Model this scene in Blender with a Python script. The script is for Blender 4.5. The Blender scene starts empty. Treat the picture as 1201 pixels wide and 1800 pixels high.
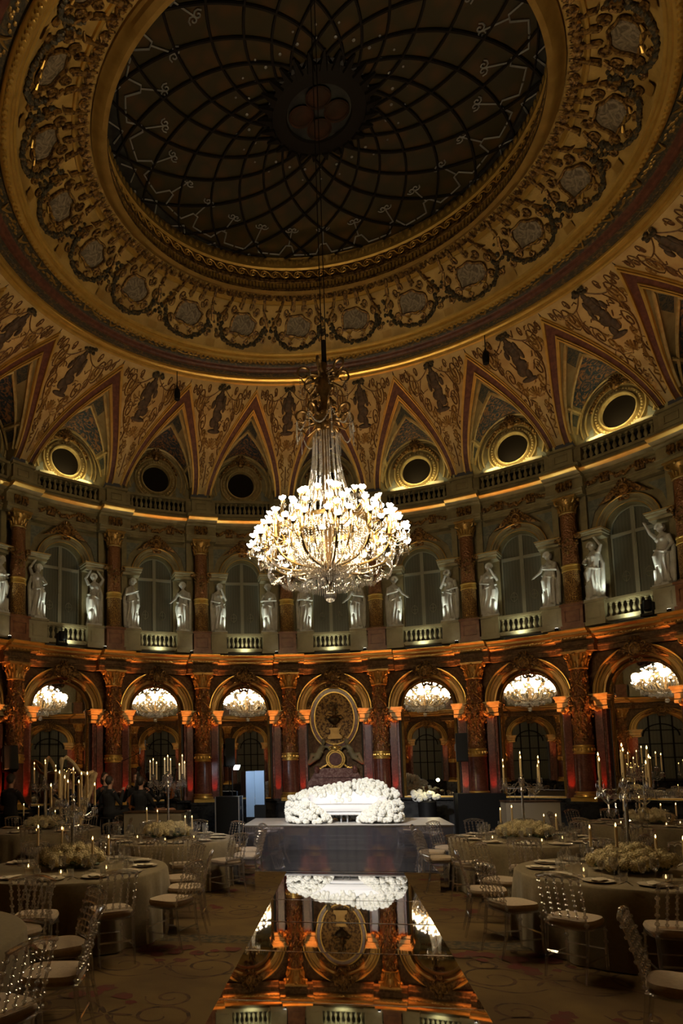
import bpy, bmesh, math, random
import numpy as np
from mathutils import Matrix, Vector
random.seed(7)
sc = bpy.context.scene
C = sc.collection
PI = math.pi
# ------------------------------------------------------------------ camera
cam_d = bpy.data.cameras.new('camera'); cam = bpy.data.objects.new('camera', cam_d); C.objects.link(cam)
RM = ((0.986512067786147, 0.1628999838412769, -0.016047908798729672),
      (-0.03231989154288141, 0.09773672482374543, -0.9946873665787577),
      (-0.1604660858965439, 0.9817897574762324, 0.10168336831460593))   # rows: image right, image down, forward
rx, dn, fw = (Vector(v).normalized() for v in RM)
cam.matrix_world = Matrix(((rx.x, -dn.x, -fw.x, 0.0777), (rx.y, -dn.y, -fw.y, -11.0248), (rx.z, -dn.z, -fw.z, 1.9), (0, 0, 0, 1)))
cam_d.sensor_width = 36; cam_d.lens = 1144.37 / 1800 * 36
cam_d.shift_x = (600.5 - 411.11) / 1800; cam_d.shift_y = (1237.16 - 900) / 1800
cam_d.clip_start = 0.05; cam_d.clip_end = 200
sc.camera = cam
# ------------------------------------------------------------------ world, exposure
w = bpy.data.worlds.new('world'); sc.world = w; w.use_nodes = True
w.node_tree.nodes['Background'].inputs[0].default_value = (1.0, 0.72, 0.42, 1)
w.node_tree.nodes['Background'].inputs[1].default_value = 0.012
sc.view_settings.view_transform = 'Standard'; sc.view_settings.look = 'None'
sc.view_settings.gamma = 1; sc.view_settings.exposure = 0.18
try: sc.view_settings.use_curve_mapping = False
except Exception: pass
cy = sc.cycles
cy.use_denoising = True
cy.max_bounces = 10; cy.diffuse_bounces = 3; cy.glossy_bounces = 6; cy.transmission_bounces = 8; cy.transparent_max_bounces = 16
cy.caustics_reflective = False; cy.caustics_refractive = False
cy.sample_clamp_indirect = 4.0; cy.use_light_tree = True

# lamp powers (W): the lamps themselves are built with their fixtures further down
LCH = 64       # each of the chandelier's light clusters
LAMB = 150     # amber uplights on the columns
LRED = 22      # red uplights at the column feet
LVLT = 75     # orange spots onto the vault
LSTA = 20      # cool lights under the statues
LBAL = 10      # lights on the lower balustrades
LLUN = 7       # lamps on the lunette sills
LSPOT = 3000   # follow spot on the sofa
LWASH = 2600   # softer wash over the stage
LBLUE = 6      # work light on the blue screen
# ------------------------------------------------------------------ materials
def srgb(r, g, b):
    f = lambda c: c / 12.92 if c <= .04045 else ((c + .055) / 1.055) ** 2.4
    return (f(r), f(g), f(b), 1)
def mat(name, col, rough=.5, metal=0.0, col2=None, scale=6.0, detail=4, bump=0.0, bscale=None, lo=.4, hi=.62, kind='noise', spec=.5, distort=0.0, sheen=0, coat=0):
    m = bpy.data.materials.new(name); m.use_nodes = True
    nt = m.node_tree; N = nt.nodes; L = nt.links; p = N['Principled BSDF']
    p.inputs['Roughness'].default_value = rough; p.inputs['Metallic'].default_value = metal
    p.inputs['Base Color'].default_value = (*col, 1); p.inputs['Specular IOR Level'].default_value = spec
    if sheen: p.inputs['Sheen Weight'].default_value = sheen
    if coat: p.inputs['Coat Weight'].default_value = coat
    tc = N.new('ShaderNodeTexCoord')
    def tex(k, s):
        if k == 'noise':
            t = N.new('ShaderNodeTexNoise'); t.inputs['Scale'].default_value = s; t.inputs['Detail'].default_value = detail; t.inputs['Distortion'].default_value = distort; o = t.outputs['Fac']
        elif k == 'voronoi':
            t = N.new('ShaderNodeTexVoronoi'); t.inputs['Scale'].default_value = s; o = t.outputs['Distance']
        elif k == 'edge':
            t = N.new('ShaderNodeTexVoronoi'); t.feature = 'DISTANCE_TO_EDGE'; t.inputs['Scale'].default_value = s; o = t.outputs['Distance']
        else:
            t = N.new('ShaderNodeTexWave'); t.inputs['Scale'].default_value = s; t.inputs['Distortion'].default_value = distort; t.inputs['Detail'].default_value = detail; o = t.outputs['Fac']
        L.new(tc.outputs['Object'], t.inputs['Vector']); return o
    if col2 is not None:
        r = N.new('ShaderNodeValToRGB'); r.color_ramp.elements[0].position = lo; r.color_ramp.elements[1].position = hi
        r.color_ramp.elements[0].color = (*col, 1); r.color_ramp.elements[1].color = (*col2, 1)
        L.new(tex(kind, scale), r.inputs['Fac']); L.new(r.outputs['Color'], p.inputs['Base Color'])
    if bump:
        b = N.new('ShaderNodeBump'); b.inputs['Strength'].default_value = bump; b.inputs['Distance'].default_value = .02
        L.new(tex('noise' if kind == 'wave' else kind, bscale or scale * 3), b.inputs['Height']); L.new(b.outputs['Normal'], p.inputs['Normal'])
    return m
def emit(name, col, s):
    m = bpy.data.materials.new(name); m.use_nodes = True; nt = m.node_tree
    nt.nodes.remove(nt.nodes['Principled BSDF']); e = nt.nodes.new('ShaderNodeEmission')
    e.inputs[0].default_value = (*col, 1); e.inputs[1].default_value = s
    nt.links.new(e.outputs[0], nt.nodes['Material Output'].inputs[0]); return m
def clear(name, tint=(.9, .9, .9), ior=1.6, rough=.03, refr=.35, milk=0.0):
    m = bpy.data.materials.new(name); m.use_nodes = True; nt = m.node_tree; N = nt.nodes; L = nt.links
    N.remove(N['Principled BSDF'])
    tr = N.new('ShaderNodeBsdfTransparent'); tr.inputs[0].default_value = (*tint, 1)
    rf = N.new('ShaderNodeBsdfGlass'); rf.inputs['IOR'].default_value = 1.45; rf.inputs['Roughness'].default_value = rough; rf.inputs[0].default_value = (*tint, 1)
    gl = N.new('ShaderNodeBsdfGlossy'); gl.inputs['Roughness'].default_value = rough
    m1 = N.new('ShaderNodeMixShader'); m1.inputs[0].default_value = refr
    L.new(tr.outputs[0], m1.inputs[1]); L.new(rf.outputs[0], m1.inputs[2])
    lw = N.new('ShaderNodeLayerWeight'); lw.inputs[0].default_value = .5; pw = N.new('ShaderNodeMath'); pw.operation = 'POWER'; pw.inputs[1].default_value = 2.5; L.new(lw.outputs['Facing'], pw.inputs[0])
    f0 = ((ior - 1) / (ior + 1)) ** 2; fr = N.new('ShaderNodeMath'); fr.operation = 'MULTIPLY_ADD'; fr.inputs[1].default_value = .75; fr.inputs[2].default_value = f0; L.new(pw.outputs[0], fr.inputs[0])
    m2 = N.new('ShaderNodeMixShader'); L.new(fr.outputs[0], m2.inputs[0]); L.new(m1.outputs[0], m2.inputs[1]); L.new(gl.outputs[0], m2.inputs[2])
    out = m2
    if milk:
        df = N.new('ShaderNodeBsdfDiffuse'); df.inputs[0].default_value = (.9, .9, .9, 1); m3 = N.new('ShaderNodeMixShader'); m3.inputs[0].default_value = milk
        L.new(m2.outputs[0], m3.inputs[1]); L.new(df.outputs[0], m3.inputs[2]); out = m3
    L.new(out.outputs[0], N['Material Output'].inputs[0]); return m
M = {}
M['gold'] = mat('gilding', (.74, .47, .12), .32, .7, (.64, .39, .09), 5, bump=.05, bscale=40)
M['gold2'] = mat('old gilding', (.42, .25, .065), .42, .55, (.33, .19, .045), 4, bump=.08, bscale=30)
M['relief'] = mat('gilt relief', (.32, .18, .05), .38, .6, (.075, .035, .012), 16, bump=1.0, bscale=26, kind='noise', lo=.45, hi=.6)
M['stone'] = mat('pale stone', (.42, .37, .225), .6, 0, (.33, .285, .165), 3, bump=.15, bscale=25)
M['stone2'] = mat('olive stone', (.28, .23, .11), .6, 0, (.21, .165, .075), 4, bump=.15, bscale=25)  # olive beige stone of the upper storey and vault
M['greenpanel'] = mat('grey green marble panel', (.14, .15, .12), .35, 0, (.22, .22, .17), 7, detail=8, distort=1.5)
M['brownmarble'] = mat('brown veined marble', (.10, .052, .020), .65, 0, (.225, .135, .06), 5, spec=.2, detail=10, distort=2.2, lo=.42, hi=.7)
M['redmarble'] = mat('red marble', (.115, .030, .017), .28, 0, (.23, .085, .05), 9, detail=10, distort=1.8, lo=.4, hi=.75)
M['rosemarble'] = mat('rose marble', (.15, .045, .03), .35, 0, (.33, .18, .14), 5, detail=12, distort=3, lo=.42, hi=.66)
M['pedestal'] = mat('russet marble', (.20, .075, .03), .35, 0, (.30, .13, .055), 6, detail=8)
M['ornred'] = mat('ornamented red marble', (.13, .032, .015), .3, .15, (.24, .10, .032), 22, bump=1.0, bscale=24, kind='voronoi', lo=.1, hi=.42)
M['orngold'] = mat('ornamented gold shaft', (.50, .29, .075), .38, .5, (.12, .05, .015), 26, bump=1.0, bscale=28, kind='edge', lo=.02, hi=.16)
M['black'] = mat('black marble', (.012, .012, .013), .25, 0, (.03, .03, .03), 6)
M['mirror'] = mat('mirror silvering', (.80, .78, .73), .012, 1.0)
M['floormirror'] = mat('mirrored floor panel', (.80, .78, .74), .02, 1.0)
M['dome'] = mat('dome plaster', (.50, .315, .085), .55, .15, (.33, .195, .045), 2.2, bump=.35, bscale=20)
M['cove'] = mat('painted cove plaster', (.60, .43, .18), .65, 0, (.47, .31, .115), 3.0, detail=8, bump=.2, bscale=18)
M['paintbrown'] = mat('brown painted scrollwork', (.13, .06, .02), .6, .1, (.22, .115, .035), 20)
M['paintgold'] = mat('gold painted scrollwork', (.48, .29, .085), .45, .35, (.28, .15, .04), 20)
M['figure'] = mat('dark painted figure', (.05, .032, .019), .55, .1, (.10, .065, .035), 10, bump=.4)
M['leafdark'] = mat('dark leaf frieze', (.05, .042, .026), .5, .1, (.20, .12, .035), 15, lo=.5, hi=.7, bump=.8, bscale=20)
M['redband'] = mat('red marble band', (.085, .022, .012), .5, 0, (.15, .05, .025), 10, detail=10)
M['fresco'] = mat('blue fresco', (.008, .028, .045), .6, 0, (.26, .13, .045), 4.6, detail=8, distort=3, lo=.47, hi=.62)
M['fresco2'] = mat('dark blue fresco', (.010, .028, .040), .6, 0, (.09, .08, .045), 9, detail=6, distort=2)
M['greyfresco'] = mat('grey cartouche painting', (.11, .078, .042), .6, 0, (.28, .21, .13), 5, detail=8, distort=3.5, bump=.8, bscale=12)
M['void'] = mat('dark oculus pane', (.012, .009, .006), .6, spec=.1)
M['curtain'] = mat('grey glazed curtain', (.125, .125, .09), .35, 0, (.105, .105, .075), 4, kind='wave', distort=2.5)
M['creamgilt'] = mat('cream and gilt plaster', (.50, .39, .17), .45, .2, (.40, .28, .10), 8)
M['mullion'] = mat('grey window frame', (.30, .29, .21), .5)
M['statue'] = mat('white statue marble', (.62, .61, .55), .45, 0, (.52, .51, .45), 5, bump=.1)
M['iron'] = mat('dark iron', (.012, .009, .007), .75, .1, spec=.15)
M['bronze'] = mat('dark bronze', (.16, .095, .035), .35, .8, (.08, .045, .015), 12)
M['brass'] = mat('polished brass', (.22, .145, .055), .28, 1.0)
M['stained'] = mat('stained glass', (.062, .033, .012), .3, 0, (.034, .026, .011), 3.2, kind='voronoi', lo=.2, hi=.6, detail=2)
M['stained2'] = mat('dark stained border', (.012, .012, .014), .3, 0, (.035, .035, .03), 5)
M['stainedline'] = mat('grey glass ornament', (.22, .21, .19), .4)
M['medal'] = mat('reddish glass medallion', (.05, .02, .011), .7, 0, (.03, .016, .009), 6, spec=.15)
M['crystal'] = clear('lead crystal', (.97, .97, .97), 2.6, .05, .20, .03)
M['acrylic'] = clear('clear acrylic', (.98, .98, .985), 3.2, .045, .20, .025)
M['glass'] = clear('thin glass', (.97, .97, .97), 2.0, .03, .0, .03)
M['bulb'] = emit('lit glass shade', (1.0, .86, .66), 18)
M['flame'] = emit('candle flame', (1.0, .62, .20), 9)
M['spot'] = emit('lit lamp face', (1.0, .95, .85), 12)
M['cushion'] = mat('ivory seat fabric', (.50, .39, .27), .8, 0, (.44, .34, .235), 40, bump=.2, sheen=.2)
M['cloth'] = mat('ivory tablecloth', (.23, .178, .096), .85, 0, (.20, .153, .082), 30, bump=.15, bscale=160, sheen=.2)
M['napkin'] = mat('ivory napkin', (.62, .55, .42), .85)
M['china'] = mat('ivory china', (.62, .55, .43), .25)
M['silver'] = mat('silver', (.75, .73, .70), .2, 1.0)
M['flower'] = mat('cream hydrangea', (.74, .63, .38), .75, 0, (.54, .44, .23), 24, bump=1.0, bscale=50)
M['whiteflower'] = mat('white rose petals', (.87, .86, .79), .7, 0, (.80, .79, .69), 14)
M['leaf'] = mat('green leaves', (.05, .075, .03), .6)
M['wax'] = mat('ivory candle wax', (.72, .55, .30), .5)
M['sofa'] = mat('white upholstery', (.86, .86, .86), .7)
M['whitepanel'] = mat('cream cloth panel', (.34, .29, .21), .8)
M['skirt'] = mat('hazy mirrored acrylic', (.60, .60, .70), .05, .95)
M['stagetop'] = mat('pale stage floor', (.62, .59, .55), .4)
M['carpet'] = mat('ochre carpet', (.15, .092, .026), .95, 0, (.095, .055, .016), 1.3, detail=8, bump=.4, bscale=150)
M['carpetdark'] = mat('brown carpet scrolls', (.045, .022, .009), .95, 0, (.11, .055, .02), 8)
M['carpetred'] = mat('red carpet flowers', (.115, .022, .014), .95, 0, (.09, .03, .015), 6, detail=6)
M['carpetblack'] = mat('dark carpet border', (.035, .028, .016), .95, 0, (.12, .08, .03), 14)
M['plastic'] = mat('black plastic', (.006, .006, .006), .6, spec=.25)
M['recess'] = mat('painted recess shade', (.03, .022, .012), .8)  # shade behind the upper balusters, put into the colour
M['greyplastic'] = mat('grey plastic', (.32, .33, .34), .5)
M['blue'] = mat('pale blue panel', (.30, .47, .72), .5)
M['suit'] = mat('black suit cloth', (.010, .010, .012), .85)
M['skin'] = mat('skin', (.50, .28, .19), .55)
M['hair'] = mat('dark hair', (.03, .02, .014), .6)
M['wood'] = mat('varnished wood', (.34, .12, .03), .3, 0, (.22, .07, .015), 8, kind='wave', distort=3)
M['palewood'] = mat('pale harp wood', (.58, .43, .23), .4, 0, (.48, .34, .17), 6, kind='wave', distort=2)
M['steel'] = mat('grey steel', (.4, .4, .4), .35, .9)

# ------------------------------------------------------------------ mesh helpers
class MB:
    def __init__(s): s.v = []; s.f = []; s.m = []; s.mi = 0
    def add(s, V, F):
        o = len(s.v); s.v.extend([tuple(map(float, p)) for p in V]); s.f.extend([tuple(i + o for i in f) for f in F]); s.m.extend([s.mi] * len(F)); return s
    def box(s, c, d, rz=0.0, taper=1.0):
        x, y, z = (a / 2 for a in d); V = []
        for k in (-1, 1):
            t = 1.0 if k < 0 else taper
            for i, j in ((-1, -1), (1, -1), (1, 1), (-1, 1)):
                px, py = i * x * t, j * y * t
                V.append((c[0] + px * math.cos(rz) - py * math.sin(rz), c[1] + px * math.sin(rz) + py * math.cos(rz), c[2] + k * z))
        return s.add(V, [(0, 3, 2, 1), (4, 5, 6, 7), (0, 1, 5, 4), (1, 2, 6, 5), (2, 3, 7, 6), (3, 0, 4, 7)])
    def grid(s, G, cu=False, cv=False):
        n = len(G); m = len(G[0]); V = [p for r in G for p in r]; F = []
        for i in range(n if cu else n - 1):
            for j in range(m if cv else m - 1):
                a, b = i, (i + 1) % n; c, d = j, (j + 1) % m
                F.append((a * m + c, a * m + d, b * m + d, b * m + c))
        return s.add(V, F)
    def lathe(s, P, n=16, c=(0, 0, 0), mod=None, sx=1, sy=1):
        G = []
        for r, z in P:
            row = []
            for i in range(n):
                a = 2 * PI * i / n; q = r * (mod(a, z) if mod else 1)
                row.append((c[0] + q * math.cos(a) * sx, c[1] + q * math.sin(a) * sy, c[2] + z))
            G.append(row)
        s.grid(G, cv=True)
        if P[0][0] > 1e-4: s.cap(G[0][::-1])
        if P[-1][0] > 1e-4: s.cap(G[-1])
        return s
    def cap(s, row): return s.add(row, [tuple(range(len(row)))])
    def tube(s, path, rad, n=6, closed=False):
        P = [Vector(p) for p in path]; k = len(P); rad = [rad] * k if not hasattr(rad, '__len__') else rad
        G = []; up = None
        for i in range(k):
            if closed: t = P[(i + 1) % k] - P[i - 1]
            else: t = P[min(i + 1, k - 1)] - P[max(i - 1, 0)]
            if t.length < 1e-9: t = Vector((0, 0, 1))
            t.normalize()
            if up is None:
                up = Vector((0, 0, 1)) if abs(t.z) < .9 else Vector((1, 0, 0))
            u = up - t * up.dot(t)
            if u.length < 1e-6: u = Vector((1, 0, 0)) - t * t.x
            u.normalize(); up = u; v = t.cross(u)
            G.append([tuple(P[i] + (u * math.cos(2 * PI * j / n) + v * math.sin(2 * PI * j / n)) * rad[i]) for j in range(n)])
        s.grid(G, cu=closed, cv=True)
        if not closed: s.cap(G[0][::-1]); s.cap(G[-1])
        return s
    def sphere(s, c, r, n=8, m=6, sc3=(1, 1, 1)):
        V = [(c[0], c[1], c[2] - r * sc3[2])]
        for i in range(1, m):
            a = PI * i / m
            for j in range(n):
                b = 2 * PI * j / n
                V.append((c[0] + r * math.sin(a) * math.cos(b) * sc3[0], c[1] + r * math.sin(a) * math.sin(b) * sc3[1], c[2] - r * math.cos(a) * sc3[2]))
        V.append((c[0], c[1], c[2] + r * sc3[2])); F = []
        for j in range(n):
            F.append((0, 1 + (j + 1) % n, 1 + j))
            e = 1 + (m - 2) * n; F.append((e + j, e + (j + 1) % n, len(V) - 1))
        for i in range(m - 2):
            for j in range(n):
                a = 1 + i * n; F.append((a + j, a + (j + 1) % n, a + n + (j + 1) % n, a + n + j))
        return s.add(V, F)
    def sweep(s, prof, path, closed=False, up=None, cap=True):
        """prof: (u, v) points; u along the sideways normal, v along 'up'"""
        P = [Vector(p) for p in path]; k = len(P); G = []; upv = Vector(up or (0, 0, 1))
        for i in range(k):
            t = (P[(i + 1) % k] - P[i - 1]) if closed else (P[min(i + 1, k - 1)] - P[max(i - 1, 0)])
            t.normalize(); sd = t.cross(upv).normalized()
            G.append([tuple(P[i] + sd * a + upv * b) for a, b in prof])
        s.grid(G, cu=closed)
        if cap and not closed: s.cap(G[0]); s.cap(G[-1][::-1])
        return s
    def poly(s, pts, y0, y1):
        """extrude an x,z outline from y0 to y1"""
        n = len(pts); V = [(x, y0, z) for x, z in pts] + [(x, y1, z) for x, z in pts]
        F = [tuple(range(n)), tuple(range(2 * n - 1, n - 1, -1))] + [(i, i + n, (i + 1) % n + n, (i + 1) % n) for i in range(n)]
        return s.add(V, F)
    def merge(s, o, T=None, sx=1, off=(0, 0, 0)):
        V = [((T @ Vector(p)) if T else (p[0] * sx + off[0], p[1] + off[1], p[2] + off[2])) for p in o.v]
        b = len(s.v); s.v.extend([tuple(p) for p in V]); s.f.extend([tuple(i + b for i in f) for f in o.f]); s.m.extend([s.mi] * len(o.f)); return s
    def mesh(s, name, mats, smooth=True, ang=40):
        me = bpy.data.meshes.new(name); me.from_pydata(s.v, [], s.f)
        for m in (mats if isinstance(mats, (list, tuple)) else [mats]): me.materials.append(m)
        me.update()
        bm = bmesh.new(); bm.from_mesh(me); bmesh.ops.recalc_face_normals(bm, faces=bm.faces); bm.to_mesh(me); bm.free()
        if len(set(s.m)) > 1: me.polygons.foreach_set('material_index', s.m)
        if smooth:
            me.polygons.foreach_set('use_smooth', [True] * len(me.polygons))
            try: me.set_sharp_from_angle(angle=math.radians(ang))
            except Exception: pass
        return me
def obj(name, me, parent=None, mats=None, mw=None, smooth=True, ang=40):
    if isinstance(me, MB): me = me.mesh(name, mats, smooth, ang)
    o = bpy.data.objects.new(name, me); C.objects.link(o)
    if parent is not None: o.parent = parent
    elif mw is not None: o.matrix_world = mw
    return o
def tag(o, label=None, cat=None, group=None, kind=None):
    if label: o['label'] = label
    if cat: o['category'] = cat
    if group: o['group'] = group
    if kind: o['kind'] = kind
    return o
def thing(name, label, cat, mw=None, group=None, kind=None):
    o = bpy.data.objects.new(name, None); C.objects.link(o); o.empty_display_size = .1
    if mw is not None: o.matrix_world = mw
    return tag(o, label, cat, group, kind)
def dup(root, mw, label=None, group=None, parent=None):
    r = root.copy(); C.objects.link(r); r.matrix_world = mw
    if label: r['label'] = label
    if group: r['group'] = group
    for ch in root.children:
        c = ch.copy(); C.objects.link(c); c.parent = r
        for g in ch.children:
            d = g.copy(); C.objects.link(d); d.parent = c
    return r
def TR(x, y, z, rz=0, s=1.0): return Matrix.Translation((x, y, z)) @ Matrix.Rotation(rz, 4, 'Z') @ Matrix.Scale(s, 4)
def lamp(name, kind, loc, energy, col, size=.1, target=None, spot=None, blend=.5, sy=None, parent=None):
    d = bpy.data.lights.new(name, kind); d.energy = energy; d.color = col
    if kind == 'AREA':
        d.size = size
        if sy: d.shape = 'RECTANGLE'; d.size_y = sy
    else: d.shadow_soft_size = size
    if spot: d.spot_size = math.radians(spot); d.spot_blend = blend
    o = bpy.data.objects.new(name, d); C.objects.link(o); o.location = loc
    if target is not None:
        o.rotation_euler = (Vector(target) - Vector(loc)).to_track_quat('-Z', 'Y').to_euler()
    if parent is not None: o.parent = parent
    return o
# ------------------------------------------------------------------ plan of the rotunda
R0 = 9.6; DL = .28011; PHI = -.0097; NB = 22
TW = {-3.5: -.0166, -2.5: .012, -1.5: .012, -.5: .003, .5: -.003, 1.5: -.010, 2.5: -.010, 3.5: 0.0, 4.5: 0.0, -4.5: -.016}
def az(k):
    while k > 16.5: k -= NB
    while k < -5.5: k += NB
    if k <= 5.5:
        xs = sorted(TW)
        return PHI + k * DL + float(np.interp(k, xs, [TW[x] for x in xs]))
    a0 = PHI + 5.5 * DL; a1 = PHI - 5.5 * DL - .016 + 2 * PI
    return a0 + (k - 5.5) * (a1 - a0) / 11
def EL(a, r):
    if math.cos(a) >= 0: return .86
    return .86 + .59 * min(1, max(0, (r - 6.6) / 3.0))
def PT(k, r, z):
    a = az(k); return (r * math.sin(a), EL(a, r) * r * math.cos(a), z)
def frame(k, r=R0, z=0.0, fit=True):
    p = Vector(PT(k, r, z)); d = (Vector(PT(k + .02, r, z)) - Vector(PT(k - .02, r, z))) / .04
    t = d.normalized(); n = Vector((-t.y, t.x, 0))
    sx = d.length / (9.6 * DL) if fit else 1.0
    t = t * sx
    return Matrix(((t.x, n.x, 0, p.x), (t.y, n.y, 0, p.y), (0, 0, 1, p.z), (0, 0, 0, 1)))
FRONT = [-4, -3, -2, -1, 0, 1, 2, 3, 4]
COLS = [k + .5 for k in range(-5, 5)]
def ring(prof, kk=None, off=None, n=264):
    """sweep an (r, z) profile round the rotunda; off(k) shifts it inward"""
    G = []
    ks = kk or [-5.5 + NB * i / n for i in range(n)]
    for k in ks:
        d = off(k) if off else 0
        G.append([PT(k, r - d, z) for r, z in prof])
    mb = MB(); mb.grid(G, cu=kk is None); return mb
def spline(P, m=5):
    """smooth path through the points"""
    P = [Vector(p) for p in P]; out = []
    for i in range(len(P) - 1):
        a, b, c, d = P[max(i - 1, 0)], P[i], P[i + 1], P[min(i + 2, len(P) - 1)]
        for j in range(m):
            t = j / m; out.append(.5 * ((2 * b) + (c - a) * t + (2 * a - 5 * b + 4 * c - d) * t * t + (3 * b - a - 3 * c + d) * t ** 3))
    return out + [P[-1]]
def rads(R, m=5):
    n = (len(R) - 1) * m; return [float(np.interp(i / m, range(len(R)), R)) for i in range(n + 1)]
def scroll(cx, cz, r, turns, s=1, a0=0.0, n=26, y=0.0):
    """spiral in the x,z plane"""
    return [(cx + s * r * (1 - .85 * i / n) * math.cos(a0 + turns * 2 * PI * i / n), y, cz + r * (1 - .85 * i / n) * math.sin(a0 + turns * 2 * PI * i / n)) for i in range(n + 1)]
# ================================================================== ROOM SHELL
def struct(name, mb, m, label=None, parent=None, smooth=True, ang=35):
    o = obj(name, mb, parent, m, smooth=smooth, ang=ang); o['kind'] = 'structure'
    if label: o['label'] = label; 
    return o
# floor: carpet with a woven pattern
mb = MB(); n = 96
mb.add([(r * math.sin(a), (.86 if math.cos(a) > 0 else 1.45) * r * math.cos(a), 0) for r in (10.1,) for a in [2 * PI * i / n for i in range(n)]] + [(0, 0, 0)], [(i, (i + 1) % n, n) for i in range(n)][::-1])
def ribbon(mb, path, wd, z=.002):
    P = [Vector((p[0], p[1], 0)) for p in path]; G = []
    for i in range(len(P)):
        t = (P[min(i + 1, len(P) - 1)] - P[max(i - 1, 0)]).normalized(); q = Vector((-t.y, t.x, 0))
        e = wd * (.35 + .65 * math.sin(PI * min(1, max(0, (i + .5) / len(P)))))
        G.append([tuple(P[i] + q * e)[:2] + (z,), tuple(P[i] - q * e)[:2] + (z,)])
    mb.grid(G)
def blot(mb, x, y, r, z=.0025, n=11, rough=.35):
    V = [(x + r * (1 + random.uniform(-rough, rough)) * math.cos(2 * PI * i / n), y + r * (1 + random.uniform(-rough, rough)) * math.sin(2 * PI * i / n), z) for i in range(n)]
    mb.add(V + [(x, y, z)], [(i, (i + 1) % n, n) for i in range(n)])
for sx in (-1, 1):
    for y0 in [-8.2, -7.0, -5.8, -4.6, -2.2, -1.0, .2, 1.6, 3.0]:
        for x0 in (1.75, 3.1, 4.5):
            x = sx * (x0 + random.uniform(-.1, .1)); y = y0 + random.uniform(-.1, .1); mb.mi = 1
            for s2 in (-1, 1):
                for r0, oy in ((.36, 0), (.22, .42)):
                    ribbon(mb, [(p[0], p[2]) for p in scroll(x + s2 * .42, y + oy, r0, 1.5 * s2, s2, PI, 24)], .017, .002 + .0004 * (s2 + 1))
                ribbon(mb, [(x + s2 * (.05 + .8 * t), y - .25 - .12 * math.sin(t * PI * 1.5)) for t in np.linspace(0, 1, 14)], .014)
            for q in range(6):
                a = q * PI / 3; ribbon(mb, [(x + .22 * t * math.cos(a), y + .2 * t * math.sin(a)) for t in np.linspace(.1, 1, 6)], .02, .0029)
            mb.mi = 2
            for q in range(5): blot(mb, x + random.gauss(0, .16), y + .35 + random.gauss(0, .1), random.uniform(.04, .09), .0034 + q * .0003)
for yb, hw in ((-3.55, .14), (1.15, .12)):
    mb.mi = 3; ribbon(mb, [(-9, yb), (-5, yb), (0, yb), (5, yb), (9, yb)], hw * 1.2, .0052)
    mb.mi = 2; 
    for sx in (-1, 1):
        for q in range(60): blot(mb, sx * random.uniform(1.1, 6), yb - .42 + random.gauss(0, .13), random.uniform(.04, .11), .006 + q * .00004)
    mb.mi = 1
    for q in range(50): blot(mb, random.uniform(-6, 6), yb - .42 + random.gauss(0, .16), random.uniform(.02, .06), .0088 + q * .00004)
fl = struct('floor', mb, [M['carpet'], M['carpetdark'], M['carpetred'], M['carpetblack']], 'ochre carpet woven with brown scrolls, red flowers and dark borders', smooth=False)

# ------------------------------------------------------------------ column offsets for the entablatures
def ressaut(hw, d):
    def f(k):
        q = abs((k - .5) - round(k - .5)); return d if q < hw else 0
    ks = []
    for j in range(NB):
        c = -5.5 + j
        for q in (-.5 + 1e-6,): pass
        ks += [c + hw * i / 3 for i in (-3, -2, -1, 0, 1, 2, 3)]
        ks[-7] += 1e-5; ks[-1] -= 1e-5
        ks += [c + hw + 1e-5 + (1 - 2 * hw - 2e-5) * i / 8 for i in range(9)]
    return f, ks
f1, k1 = ressaut(.175, .22)
# the ring meshes must be closed: append first sample again
def cring(prof, f, ks): return ring(prof, kk=ks + [ks[0] + NB - 1e-9], off=f)
low = [(9.9, 4.72), (9.66, 4.72), (9.66, 4.83), (9.63, 4.84), (9.63, 4.88), (9.70, 4.90), (9.70, 5.00), (9.62, 5.015), (9.60, 5.03)]
struct('trim_1', cring(low, f1, k1), M['brownmarble'], 'brown marble architrave and frieze over the lower arches')
lowc = [(9.60, 5.03), (9.57, 5.05), (9.57, 5.095), (9.50, 5.10), (9.48, 5.115), (9.44, 5.12), (9.36, 5.122), (9.36, 5.175)]
struct('trim_17', cring([(9.36, 5.175), (9.33, 5.18), (9.30, 5.195), (9.27, 5.22), (9.255, 5.225), (9.255, 5.245), (9.35, 5.26), (9.9, 5.30)], f1, k1), M['gold'], 'bright gilt lip of the cornice between the storeys')
mb = cring(lowc, f1, k1)
for j in range(NB):                                    # dentils
    for i in range(26):
        k = -5.5 + j + (i + .5) / 26
        if math.cos(az(k)) < -.2: continue
        mb.merge(MB().box((0, 0, 5.0725), (.055, .06, .04)), frame(k, 9.555 - f1(k), 0, False))
struct('trim_2', mb, M['gold2'], 'gilt dentilled cornice between the two storeys')
up = [(9.9, 8.72), (9.66, 8.72), (9.66, 8.79), (9.64, 8.80), (9.64, 8.87), (9.62, 8.88), (9.62, 8.90), (9.70, 8.92), (9.70, 9.17), (9.63, 9.19), (9.60, 9.22), (9.60, 9.26), (9.50, 9.27), (9.44, 9.30)]
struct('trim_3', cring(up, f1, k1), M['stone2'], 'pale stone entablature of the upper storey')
upc = [(9.44, 9.30), (9.38, 9.33), (9.34, 9.36), (9.34, 9.39), (9.42, 9.40)]
struct('trim_4', cring(upc, f1, k1), M['gold'], 'gilt edge of the upper cornice')
struct('trim_5', cring([(9.42, 9.40), (9.50, 9.42), (9.50, 9.50), (9.47, 9.505), (9.47, 9.53), (9.80, 9.53)], f1, k1), M['stone2'], 'stone plinth below the upper balustrade')

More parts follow.
